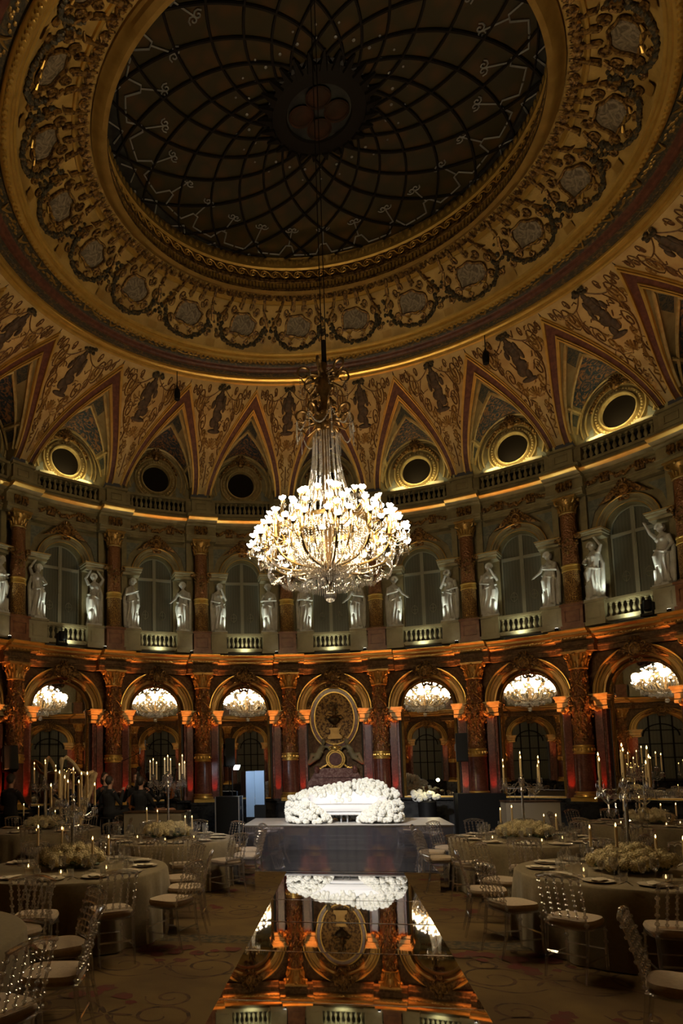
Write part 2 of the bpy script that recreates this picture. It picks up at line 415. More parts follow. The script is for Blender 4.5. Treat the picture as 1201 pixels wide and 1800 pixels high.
# ------------------------------------------------------------------ dome rings
struct('trim_6', ring([(6.62, 12.20), (6.55, 12.17), (6.50, 12.19), (6.48, 12.23), (6.43, 12.225), (6.40, 12.26), (6.36, 12.26), (6.35, 12.30)]), M['gold'], 'gilt moulding round the foot of the dome')
mb = ring([(6.35, 12.30), (6.16, 12.33)])
for j in range(NB * 12): mb.merge(MB().sphere((0, 0, 0), .05, 6, 4, (1.6, .6, .35)), frame(-5.5 + j / 12, 6.255, 12.31, False))
struct('trim_7', mb, M['leafdark'], 'dark green leaf moulding at the foot of the dome')
struct('trim_8', ring([(6.16, 12.33), (6.13, 12.29), (6.08, 12.29), (6.05, 12.33), (5.97, 12.34), (5.95, 12.36)]), M['redband'], 'red banded moulding of the dome')
mb = ring([(5.95, 12.36), (5.92, 12.40), (5.72, 12.42), (5.70, 12.38)])
struct('trim_9', mb, M['leafdark'], 'dark frieze of the dome')
mb = MB()
for j in range(NB * 2):
    F = frame(-5.5 + j / 2, 5.82, 12.40, False)
    for s in (-1, 1):
        mb.merge(MB().tube([(0, .07, 0), (s * .05, 0, -.02), (s * .10, -.08, 0)], [.03, .022, .008], 5), F)
        for q in range(5): mb.merge(MB().sphere((s * (.16 + .07 * q), random.uniform(-.06, .06), 0), .035, 5, 4, (1.3, .8, .4)), F)
struct('trim_10', mb, M['gold2'], 'gilt leaf sprays on the dark dome frieze')
mb = ring([(5.70, 12.38), (5.68, 12.34), (5.63, 12.31), (5.57, 12.31), (5.52, 12.34), (5.50, 12.39), (5.46, 12.39), (5.44, 12.42), (5.40, 12.43)])
for j in range(NB * 14): mb.merge(MB().sphere((0, 0, 0), .045, 6, 4), frame(-5.5 + j / 14, 5.60, 12.31, False))
struct('trim_11', mb, M['gold'], 'gilt beaded torus below the cartouche band')
def dprof(t):                                           # concave cartouche band
    return 5.40 - 1.27 * t ** 1.3, 12.43 + .80 * (1 - (1 - t) ** 1.5)
struct('ceiling', ring([dprof(t / 12) for t in range(13)]), M['dome'], 'golden plaster band of the dome carrying painted cartouches')
struct('trim_12', ring([(4.50, 13.16), (4.47, 13.10), (4.43, 13.10), (4.40, 13.15), (4.38, 13.19)]), M['gold'], 'gilt bead round the dome opening')
struct('trim_13', ring([(4.15, 13.25), (4.14, 13.17), (4.09, 13.15), (4.05, 13.09), (3.95, 13.05), (3.86, 13.07)]), M['gold2'], 'smooth gilt soffit round the dome opening')
mb = ring([(3.86, 13.070), (3.86, 13.136), (3.93, 13.150), (3.93, 13.296), (3.88, 13.309), (3.88, 13.376)])
mb.mi = 1
for j in range(NB * 13): mb.merge(MB().box((0, 0, 0), (.05, .05, .12)), frame(-5.5 + j / 13, 3.92, 13.223, False))
struct('trim_14', mb, [M['relief'], M['gold']], 'dentil course inside the dome opening')
mb = ring([(3.88, 13.376), (3.95, 13.389), (3.99, 13.642), (3.99, 13.682)]); mb.mi = 1
for j in range(NB * 4):                                # running scroll
    pts = scroll(0, 0, .085, 1.4, 1, PI * .5, 14) + []
    mb.merge(MB().tube(pts, .014, 4), frame(-5.5 + j / 4, 3.95, 13.535, False)); mb.merge(MB().tube([(.0, 0, .085), (.1, 0, .06), (.17, 0, -.03), (.24, 0, -.08)], .014, 4), frame(-5.5 + j / 4, 3.95, 13.535, False))
struct('trim_15', mb, [M['relief'], M['gold']], 'dark frieze of running scrolls inside the dome opening')
mb = ring([(3.99, 13.682), (3.94, 13.708), (3.94, 13.775), (4.00, 13.934), (4.03, 14.041), (4.2, 14.068)])
for j in range(NB * 7): mb.merge(MB().sphere((0, 0, 0), .05, 6, 4, (1, .5, 1.7)), frame(-5.5 + j / 7, 3.955, 13.855, False))
struct('trim_16', mb, M['gold'], 'gilt leaf moulding round the glass dome')

# ------------------------------------------------------------------ pendentive cove: (r, z) along v, pointed cuts per bay
def cove(v):
    r = 9.445 + (6.55 - 9.445) * v; z = 10.18 + (12.19 - 10.18) * v; b = .20 * math.sin(PI * v)
    return r + b * .57, z + b * .82
def cutw(v, w=.462, top=.965, p=1.75): return w * (1 - (v / top) ** p) if v < top else 0.0
VS = [i / 22 for i in range(23)]
def cove_pt(k, u, v, d=0.0):
    r, z = cove(v); return PT(k + u, r - d * .6, z - d * .8)
# the cove itself, one mesh with the pointed openings left out
mb = MB()
for j in range(NB):
    k = -5.5 + j                                        # pendentive centred on a column
    G = []
    for v in VS:
        h = .5 - cutw(v); G.append([cove_pt(k, h * s / 4, v) for s in range(-4, 5)])
    mb.grid(G)
struct('ceiling.001', mb, M['cove'], 'painted cove of the vault between the pointed lunettes')
# ================================================================== LUNETTES AND PENDENTIVES
def ordinal(n): return ['central', 'first', 'second', 'third', 'fourth', 'fifth', 'sixth'][n]
def bayname(k):
    if k == 0: return 'over the oval relief'
    return '%s bay %s of oval relief' % (ordinal(abs(k)), 'left' if k < 0 else 'right')
def colname(k):
    i = int(abs(k) + .5); return '%s column %s of the oval relief' % (ordinal(i), 'left' if k < 0 else 'right')
def outline(w, top, p, n=22, d=0.0):
    """pointed outline on the cove: list of (u, v)"""
    L = [(-cutw(top * i / n, w, top, p), top * i / n) for i in range(n + 1)]
    return L + [(-u, v) for u, v in L[-2::-1]]
def band(mb, k, A, B, d):
    G = [[cove_pt(k, *a, 0), cove_pt(k, *a, d), cove_pt(k, *b, d), cove_pt(k, *b, 0)] for a, b in zip(A, B)]
    mb.grid(G)
def lerpo(A, B, t): return [(a[0] + (b[0] - a[0]) * t, a[1] + (b[1] - a[1]) * t) for a, b in zip(A, B)]
OC = 10.60                                              # oculus centre height
def lunette(k):
    lit = k in (-3, 1, 2, 3)
    seen = -5 <= k <= 5
    O = outline(.462, .965, 1.75); I = outline(.385, .74, 1.75)
    t = thing('lunette', 'pointed lunette with round window, %s%s' % (bayname(k), ', warmly lit from its sill' if lit else ''), 'lunette', frame(k, 9.7, 9.95), 'pointed lunettes round the vault', 'structure')
    inv = t.matrix_world.inverted()
    def part(name, mb, m, ang=35):
        mb.v = [tuple(inv @ Vector(p)) for p in mb.v]; return obj(name, mb, t, m, ang=ang)
    mb = MB(); band(mb, k, lerpo(O, I, .18), lerpo(O, I, .84), .02); part('marble_band', mb, M['redband'])
    mb = MB(); band(mb, k, O, lerpo(O, I, .09), .05); band(mb, k, lerpo(O, I, .115), lerpo(O, I, .225), .08); band(mb, k, lerpo(O, I, .78), lerpo(O, I, .87), .06); band(mb, k, lerpo(O, I, .895), lerpo(O, I, 1.0), .08)
    part('gilt_edging', mb, M['gold'])
    # wall arch at the back
    rw = 9.72; n = len(I)
    def arch(th, s=1.0, r=rw): return PT(k + .385 * s * -math.cos(th), r, 10.14 + .10 + (1.30 * s) * math.sin(th))
    A = [Vector(cove_pt(k, *p)) for p in I]; B = [Vector(arch(PI * i / (n - 1))) for i in range(n)]
    B[0] = Vector(PT(k - .385, rw, 10.0)); B[-1] = Vector(PT(k + .385, rw, 10.0))
    def vp(i, t): return A[i] * (1 - t) + B[i] * t
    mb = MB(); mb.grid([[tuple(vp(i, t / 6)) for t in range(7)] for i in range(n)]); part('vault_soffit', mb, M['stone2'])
    mid = n // 2; dn = Vector((0, 0, -.015))
    # blue fresco above the wall arch, small blue side panels and a top panel
    for i0, i1, t0, t1, m, nm in ((mid - 13, mid + 13, .42, .93, 'fresco', 'painted_panel'), (mid - 4, mid + 4, .14, .33, 'fresco2', 'painted_panel'), (4, mid - 15, .25, .88, 'fresco2', 'painted_panel'), (mid + 15, n - 5, .25, .88, 'fresco2', 'painted_panel')):
        if i1 - i0 < 2: continue
        mb = MB(); mb.grid([[tuple(vp(i, t0 + (t1 - t0) * s / 4) + dn) for s in range(5)] for i in range(i0, i1 + 1)]); part(nm, mb, M[m])
    mb = MB()
    for t0 in (.385, .955, .09): mb.tube([tuple(vp(i, t0) + dn * 1.5) for i in range(2, n - 2)], .042, 6)
    for i in (mid - 14, mid + 14): mb.tube([tuple(vp(i, t / 6) + dn * 1.5) for t in range(1, 7)], .042, 6)
    part('gilt_rib', mb, M['creamgilt'])
    # back wall
    mb = MB(); mb.grid([[PT(k - .40 + .8 * i / 16, rw + .06, z) for i in range(17)] for z in (10.0, 10.4, 10.8, 11.7)]); part('back_wall', mb, M['stone2'])
    mb = MB(); mb.grid([[PT(k - .47 + .94 * i / 16, r, z) for i in range(17)] for r, z in ((rw + .06, 10.0), (10.5, 9.98), (10.5, 9.5), (9.6, 9.5))]); part('balcony_recess', mb, M['recess'])  # gaps between balusters kept dark by a painted-in shade tone
    # oculus and its mouldings (built flat, set on the wall)
    F = frame(k, rw, 0, False)
    def onwall(mb2): o = MB(); o.merge(mb2, F); return o
    def rng(r0, r1, d0, d1, n2=40, cz=OC, mb2=None, a0=0, a1=2 * PI):
        mb2 = mb2 or MB(); G = []
        for i in range(n2 + 1):
            a = a0 + (a1 - a0) * i / n2; c, s = math.cos(a), math.sin(a)
            G.append([(r0 * c, d0, cz + r0 * s), ((r0 * .7 + r1 * .3) * c, d1, cz + (r0 * .7 + r1 * .3) * s), ((r0 * .3 + r1 * .7) * c, d1, cz + (r0 * .3 + r1 * .7) * s), (r1 * c, d0, cz + r1 * s)])
        mb2.grid(G); return mb2
    mb = MB(); mb.add([(.42 * math.cos(2 * PI * i / 40), .035, OC + .42 * math.sin(2 * PI * i / 40)) for i in range(40)], [tuple(range(40))]); part('oculus_pane', onwall(mb), M['void'])
    mb = rng(.395, .47, .05, -.10); rng(.59, .66, .04, -.07, mb2=mb); part('oculus_frame', onwall(mb), M['creamgilt'])
    mb = rng(.46, .60, .05, -.03, mb2=None); mb.mi = 1
    for i in range(44):
        a = 2 * PI * i / 44; mb.sphere((.53 * math.cos(a), -.05, OC + .53 * math.sin(a)), .032, 6, 5, (1, .8, 1))
    part('egg_moulding', onwall(mb), [M['creamgilt'], M['stone']])
    mb = MB()
    for rr, q in ((.80, .05), (.92, .04)): mb.tube([(rr * math.cos(a), -.01, OC - .05 + rr * math.sin(a)) for a in np.linspace(-.35, PI + .35, 30)], q * .6, 5)
    part('arch_moulding', onwall(mb), M['creamgilt'])
    mb = MB(); z0 = OC + .68                              # mask and shell over the window
    mb.sphere((0, -.10, z0), .12, 10, 8, (1, .7, 1.25)); mb.sphere((0, -.19, z0 - .02), .03, 6, 5, (1, 1, 1.5))
    for s in (-1, 1):
        mb.sphere((s * .045, -.175, z0 + .04), .022, 6, 4); mb.tube(scroll(s * .17, z0, .10, 1.2, s, 0, 14, -.08), .026, 5)
        for q in range(9): mb.sphere((s * (.22 + .05 * q), -.07 - random.random() * .03, z0 - .05 - .012 * q * q * .55 + random.uniform(-.02, .02)), .05, 6, 5)
    for q in range(7): a = PI * (q + .5) / 7; mb.tube([(.08 * math.cos(a), -.1, z0 + .1 + .06 * math.sin(a)), (.16 * math.cos(a), -.12, z0 + .1 + .15 * math.sin(a))], [.02, .03], 5)
    part('keystone_mask', onwall(mb), M['relief'])
    mb = MB()
    for s in (-1, 1):                                   # corner panels beside the window
        mb.grid([[(s * (.62 + .36 * i / 5), -.0, 10.02 + (0.62 - .62 * (i / 5)) * j / 4 * .75) for j in range(5)] for i in range(6)])
    part('corner_panel', onwall(mb), M['greenpanel'])
    if lit:
        mb = MB(); mb.poly([(-.76, 9.93), (.76, 9.93), (.76, 10.13), (.40, 10.17), (.28, 10.09), (-.28, 10.09), (-.40, 10.17), (-.76, 10.13)], -.12, .02); part('lit_sill', onwall(mb), M['stone'])
    return t
for k in range(-5, 17):
    if -6 < k < 6: lunette(k)
# simpler lunettes on the side behind the camera (seen only in the mirrors)
bk = thing('wall_back', 'side of the rotunda behind the camera, seen only in the mirrors', None, TR(0, -12, 0), None, 'structure')
mb = MB()
for k in range(6, 17):
    O = outline(.462, .945, 1.75, 10); I = outline(.385, .74, 1.75, 10); n = len(I)
    A = [Vector(cove_pt(k, *p)) for p in O]; B = [Vector(PT(k - .46 * math.cos(PI * i / (n - 1)), 9.72, 10.1 + 1.3 * math.sin(PI * i / (n - 1)))) for i in range(n)]
    mb.grid([[tuple(A[i] * (1 - t / 3) + B[i] * t / 3) for t in range(4)] for i in range(n)])
    mb.grid([[PT(k - .5 + i / 8, 9.78, z) for i in range(9)] for z in (9.3, 11.7)])
mb.v = [tuple(bk.matrix_world.inverted() @ Vector(p)) for p in mb.v]
obj('lunette_vault', mb, bk, M['dome'])

# painted scrollwork and figures on the pendentives
def pend(k):
    t = thing('pendentive_painting', 'brown and gold painted scrollwork on the pendentive above the %s' % colname(k), 'ceiling painting', frame(k, 8.0, 11.2, False), 'painted pendentives round the vault', 'structure')
    inv = t.matrix_world.inverted()
    rr = random.Random(int(k * 10) + 99)
    def lay(paths, m, name, rad, d=.012):
        mb = MB()
        for p in paths:
            mb.tube([tuple(inv @ Vector(cove_pt(k, u, v, d))) for u, v in p], [rad * (.45 + .55 * math.sin(PI * (i + .5) / len(p))) for i in range(len(p))], 4)
        return obj(name, mb, t, M[m])
    def sp(u, v, r, turns, s, a0=0, n=20): return [(u + s * r * .46 * (1 - .85 * i / n) * math.cos(a0 + turns * 2 * PI * i / n), v + r * (1 - .85 * i / n) * math.sin(a0 + turns * 2 * PI * i / n)) for i in range(n + 1)]
    A = []; B = []
    for s in (-1, 1):
        A += [sp(s * .27, .84, .13, 1.7, s, PI), sp(s * .34, .90, .07, 1.2, -s, 0), sp(s * .16, .62, .085, 1.5, s, 0), sp(s * .13, .40, .08, 1.4, s, .6), sp(s * .07, .28, .055, 1.3, -s, .3), sp(s * .40, .92, .05, 1.4, s, PI), sp(s * .22, .70, .06, 1.4, -s, 0), sp(s * .20, .93, .05, 1.3, s, 0)]
        A += [[(s * (.02 + .40 * q), .955 - .10 * math.sin(q * PI)) for q in np.linspace(0, 1, 10)], [(s * (.09 + .13 * math.sin(q * 2.6)), .42 + .45 * q) for q in np.linspace(0, 1, 14)]]
        B += [sp(s * .25, .80, .09, 1.4, -s, 0), sp(s * .12, .53, .07, 1.4, -s, PI), sp(s * .09, .46, .045, 1.2, s, 0), sp(s * .05, .34, .05, 1.2, s, PI), sp(s * .33, .80, .05, 1.3, s, PI)]
        B += [[(s * (.015 + .035 * abs(math.sin(q * 9))), .08 + .2 * q) for q in np.linspace(0, 1, 16)]]
        for q in range(30):
            v = rr.uniform(.18, .95); lim = max(.02, .5 - cutw(v) - .07); u = s * rr.uniform(.03, lim); (A if q % 2 else B).append([(u, v), (u + s * rr.uniform(.01, .03), v + rr.uniform(-.03, .03)), (u + s * rr.uniform(.03, .05), v + rr.uniform(-.02, .05))])
    A += [[(0, .06), (.004, .15), (0, .26)]]
    for q in range(9): a = PI * (q + .5) / 9; B.append([(.018 * math.cos(a), .40 + .02 * math.sin(a)), (.075 * math.cos(a), .40 + .10 * math.sin(a))])
    lay(A, 'paintbrown', 'painted_scroll', .018); lay(B, 'paintgold', 'painted_scroll', .022)
    # standing dark figure under the gilt moulding, with a basket on its head
    def cp(x, v, d): return tuple(inv @ Vector(cove_pt(k, x / 2.0, v, d)))
    mb = MB(); s = 1 if int(k + .5) % 2 else -1
    def lump(x, v, rx_, rv, d=.05, n=10):
        G = []
        for i in range(7):
            e = PI / 2 * i / 6
            G.append([cp(x + rx_ * math.cos(e) * math.cos(2 * PI * j / n), v + rv * math.cos(e) * math.sin(2 * PI * j / n), d * math.sin(e) + .004) for j in range(n)])
        mb.grid(G, cv=True)
    for x, v, a, b in ((0, .915, .055, .03), (0, .87, .10, .05), (.02 * s, .80, .115, .06), (-.02 * s, .735, .10, .06), (s * .03, .69, .13, .05), (-s * .05, .64, .10, .05), (s * .06, .60, .07, .05), (-.10 * s, .845, .05, .045), (.12 * s, .84, .05, .05), (s * .15, .78, .04, .05), (-s * .16, .80, .05, .04), (s * .02, .56, .17, .022)): lump(x, v, a, b)
    obj('painted_figure', mb, t, M['figure'])
    mb = MB()
    for q in range(16): x = rr.uniform(-.14, .14); mb.sphere(cp(x, .965 + rr.uniform(-.018, .018), .05), rr.uniform(.03, .055), 6, 4)
    obj('fruit_basket', mb, t, M['leafdark'])
for k in [q + .5 for q in range(-6, 6)]: pend(k)

# cartouches of the dome band
def cartouche(i):
    k = -.45 + i * NB / 21.3 if False else -.45 + i * 1.03
    t = thing('dome_cartouche', 'grey painted cartouche with gold scrolls and dark garland on the dome', 'ceiling ornament', frame(k, 4.95, 12.9, False), 'cartouches round the dome band', 'structure')
    inv = t.matrix_world.inverted(); rr = random.Random(i + 300)
    def q(u, v, d):
        if v < .9: v = v * .80                          # the cartouche stays below the leaf band
        r, z = dprof(v); return tuple(inv @ Vector(PT(k + u, r - d * .75, z - d * .66)))
    def shape(a): return .215 * math.cos(a) * (1 + .16 * math.cos(3 * a + 1) + .10 * math.sin(5 * a)), .53 + .225 * math.sin(a) * (1 + .15 * math.cos(2 * a + .6) + .08 * math.cos(5 * a))
    n = 28; mb = MB(); G = []
    for s in range(5): G.append([q(shape(2 * PI * j / n)[0] * (1 - s / 4), .52 + (shape(2 * PI * j / n)[1] - .52) * (1 - s / 4), .02 + .05 * math.sin(PI / 2 * s / 4)) for j in range(n)])
    mb.grid(G, cv=True); obj('painted_panel', mb, t, M['greyfresco'])
    mb = MB(); mb.tube([q(shape(a)[0] * 1.08, .52 + (shape(a)[1] - .52) * 1.08, .05) for a in np.linspace(0, 2 * PI, 30)[:-1]], .03, 5, True)
    for s in (-1, 1):
        for u, v, r, tr, a0 in ((.22, .80, .10, 1.4, PI), (.27, .34, .09, 1.5, 0), (.10, .86, .06, 1.2, 0), (.36, .62, .08, 1.4, PI / 2), (.42, .28, .07, 1.3, PI), (.12, .22, .06, 1.2, PI)):
            m2 = 16; mb.tube([q(s * (u + .55 * r * (1 - .8 * j / m2) * math.cos(a0 + tr * 2 * PI * j / m2)), v + r * (1 - .8 * j / m2) * math.sin(a0 + tr * 2 * PI * j / m2), .04) for j in range(m2 + 1)], [.034 * (1 - .5 * j / m2) for j in range(m2 + 1)], 5)
        for j in range(3): mb.tube([q(s * (.30 + .06 * j), .92 - .12 * j, .03), q(s * (.36 + .05 * j), .84 - .16 * j, .05), q(s * (.44 + .02 * j), .82 - .15 * j, .02)], [.03, .045, .01], 5)
    obj('scroll_frame', mb, t, M['relief'])
    mb = MB()
    for j in range(34):
        a = PI * j / 33; u = -.40 * math.cos(a); v = .50 - .40 * math.sin(a)
        for z in range(2): mb.sphere(q(u + rr.uniform(-.02, .02), v + rr.uniform(-.025, .025), .05), rr.uniform(.03, .055), 5, 4)
    for j in range(16): mb.sphere(q(rr.choice((-1, 1)) * rr.uniform(.42, .5), rr.uniform(.3, .75), .03), rr.uniform(.03, .05), 5, 4)
    obj('garland', mb, t, M['leafdark'])
    mb = MB()
    def q2(u, v, d): r, z = dprof(v); return tuple(inv @ Vector(PT(k + u, r - d * .75, z - d * .66)))
    for j in range(5):                                  # palmettes of the leaf band
        u = -.412 + .206 * j
        for e in range(7):
            a = PI * (.08 + .84 * e / 6); mb.tube([q2(u, .84, .02), q2(u + .05 * math.cos(a), .84 + .06 * math.sin(a), .05), q2(u + .085 * math.cos(a), .84 + .115 * math.sin(a), .02)], [.014, .026, .006], 4)
        for e in (-1, 1): mb.tube([q2(u + e * .103, .96, .02), q2(u + e * .09, .90, .04), q2(u + e * .06, .855, .02)], [.02, .016, .01], 4)
    obj('leaf_fringe', mb, t, M['relief'])
    mb = MB()
    for e in range(3): mb.tube([q(-.16 + .13 * e, .33, .06), q(-.10 + .13 * e, .28 + .04 * (e % 2), .08), q(-.04 + .12 * e, .34, .06)], [.012, .026, .010], 5)
    obj('gilt_scroll', mb, t, M['gold'])
    mb = MB(); mb.grid([[q(.44 + .15 * a / 4, .03 + .14 * b / 3, .05) for b in range(4)] for a in range(5)]); obj('plinth_panel', mb, t, M['gold2'])
for i in range(-10, 11): cartouche(i)

# ------------------------------------------------------------------ stained glass ceiling light
gc = (.05, .14, 14.04)
t = thing('stained_glass_dome', 'dark stained glass dome with iron petal tracery and a central medallion', 'glass dome', TR(*gc))
def disc(r0, r1, z0, z1, n=72, m=6):
    mb = MB(); mb.grid([[(r * math.cos(2 * PI * j / n), .90 * r * math.sin(2 * PI * j / n), z0 + (z1 - z0) * i / m) for j in range(n)] for i, r in enumerate(np.linspace(r0, r1, m + 1))], cv=True); return mb
obj('coloured_glass', disc(.95, 3.75, .22, .02), t, M['stained'])
obj('border_glass', disc(3.75, 4.5, .02, -.02), t, M['stained2'])
mb = MB(); n = 20
def gz(r): return .22 - .2 * (r - .95) / 2.8 - .03
for s in (-1, 1):
    for j in range(n):
        a0 = 2 * PI * j / n; P = []
        for i in range(23):
            q = i / 22; r = .85 + 3.25 * q; a = a0 + s * 1.30 * (q ** .72)
            P.append((r * math.cos(a), .90 * r * math.sin(a), gz(r)))
        mb.tube(P, .026, 5)
mb.tube([(3.76 * math.cos(a), .9 * 3.76 * math.sin(a), gz(3.76)) for a in np.linspace(0, 2 * PI, 80)[:-1]], .02, 4, True)
obj('iron_tracery', mb, t, M['iron'])
mb = MB(); mb.grid([[(r * math.cos(2 * PI * j / 48), .9 * r * math.sin(2 * PI * j / 48), z) for j in range(48)] for r, z in ((.60, .10), (.62, .06), (.86, .06), (.95 , .10))], cv=True)
for j in range(26): a = 2 * PI * j / 26; mb.tube([(.86 * math.cos(a), .9 * .86 * math.sin(a), .1), (1.15 * math.cos(a), .9 * 1.15 * math.sin(a), .16)], [.10, .02], 5)
obj('medallion_ring', mb, t, M['iron'])
mb = MB(); mb.add([(.62 * math.cos(2 * PI * j / 32), .9 * .62 * math.sin(2 * PI * j / 32), .12) for j in range(32)], [tuple(range(32))])
obj('medallion_glass', mb, t, M['stained2'])
for j in range(4):
    a = PI / 2 * j; mb = MB(); mb.sphere((.33 * math.cos(a), .3 * math.sin(a), .10), .22, 14, 6, (1, .9, .25)); mb.tube([(.33 * math.cos(a) + .22 * math.cos(b), .3 * math.sin(a) + .2 * math.sin(b), .07) for b in np.linspace(0, 2 * PI, 20)[:-1]], .02, 4, True)
    obj('medallion_roundel', mb, t, M['medal'])
for j in range(26):
    mb = MB(); a = 2 * PI * (j + .5) / 26; P = []
    e = lambda r, b: (r * math.cos(a + b), .9 * r * math.sin(a + b), gz(r) + .005)
    mb.tube([e(3.62, -.115), e(3.62, -.05), e(3.35, -.02), e(3.35, .02), e(3.62, .05), e(3.62, .115)], .019, 4)
    mb.tube([e(3.95, -.06), e(3.72, 0), e(3.95, .06)], .017, 4)
    mb.tube([e(3.35, 0), e(2.95, 0)], .015, 4)
    for s in (-1, 1):
        P = scroll(0, 0, .09, 1.2, s, 0, 10); r1 = 2.9
        mb.tube([((r1 + p[2]) * math.cos(a + (p[0] + s * .06) / r1), .9 * (r1 + p[2]) * math.sin(a + (p[0] + s * .06) / r1), gz(r1) + .005) for p in P], .014, 4)
    mb.sphere(e(1.35, 0), .03, 6, 4, (1, 1, .3)); mb.sphere(e(1.6, 0), .022, 6, 4, (1, 1, .3)); mb.sphere(e(4.0, .12), .05, 8, 4, (1, 1, .2))
    obj('glass_ornament', mb, t, M['stainedline'])['kind'] = 'stuff'
# ================================================================== WALL KITS, BAY BY BAY
def fuse(mb, voxel=.014, smooth=3, name='tmp'):
    """one continuous skin from overlapping shapes"""
    me = mb.mesh('tmp', [], smooth=False); o = bpy.data.objects.new('tmp', me); C.objects.link(o)
    r = o.modifiers.new('r', 'REMESH'); r.mode = 'VOXEL'; r.voxel_size = voxel
    if smooth: s = o.modifiers.new('s', 'SMOOTH'); s.iterations = smooth; s.factor = .5
    dg = bpy.context.evaluated_depsgraph_get(); out = bpy.data.meshes.new_from_object(o.evaluated_get(dg))
    bpy.data.objects.remove(o); out.name = name; out.polygons.foreach_set('use_smooth', [True] * len(out.polygons)); return out
rnd = random.Random(5)
def leafcol(mb, r, z, n, h, out, w=.05, ph=0):
    for j in range(n):
        a = 2 * PI * (j + ph) / n; c, s = math.cos(a), math.sin(a)
        P = [((r + out * q * q) * c, (r + out * q * q) * s, z + h * (q - .25 * q ** 4)) for q in (0, .35, .7, 1.0)] + [((r + out * 1.25) * c, (r + out * 1.25) * s, z + h * .62)]
        mb.tube(P, [w * .8, w, w * .9, w * .7, w * .3], 5)
def garland(mb, P0, P1, sag, n=14, rad=.045):
    for i in range(n):
        t = i / (n - 1); z = P0[2] + (P1[2] - P0[2]) * t - sag * 4 * t * (1 - t)
        for q in range(2): mb.sphere((P0[0] + (P1[0] - P0[0]) * t + rnd.uniform(-.02, .02), P0[1] + (P1[1] - P0[1]) * t - rnd.uniform(0, .05), z + rnd.uniform(-.03, .03)), rad * (.6 + .7 * math.sin(PI * t)) * rnd.uniform(.8, 1.2), 6, 4)
def capital(mb, r, z0, z1, ab):
    h = z1 - z0
    mb.lathe([(r, z0 - .05), (r + .03, z0 - .035), (r + .03, z0 - .01), (r, z0), (r * 1.02, z0 + h * .4), (r * 1.25, z0 + h * .8), (r * 1.3, z0 + h * .84)], 16)
    leafcol(mb, r + .002, z0, 8, h * .40, .045, .034); leafcol(mb, r + .004, z0 + h * .12, 8, h * .52, .06, .032, .5)
    for sx in (-1, 1):
        for sy in (-1, 1):
            a = math.atan2(sy, sx); d = Vector((math.cos(a), math.sin(a), 0)); P = []
            for i in range(15): q = i / 14; ang = PI * .9 - q * 2 * PI * 1.25; rr = .085 * (1 - .75 * q); P.append(tuple(d * (r * 1.42 + rr * math.cos(ang)) + Vector((0, 0, z0 + h * .72 + rr * math.sin(ang)))))
            mb.tube(P, [.034 * (1 - .5 * i / 14) for i in range(15)], 6)
    for a in (0, PI / 2, PI, -PI / 2): mb.sphere((r * 1.5 * math.cos(a), r * 1.5 * math.sin(a), z0 + h * .82), .045, 6, 5)
    mb.box((0, 0, z1 - h * .08), (ab * 2, ab * 2, h * .10)); mb.box((0, 0, z1 - h * .015), (ab * 2.12, ab * 2.12, h * .06))
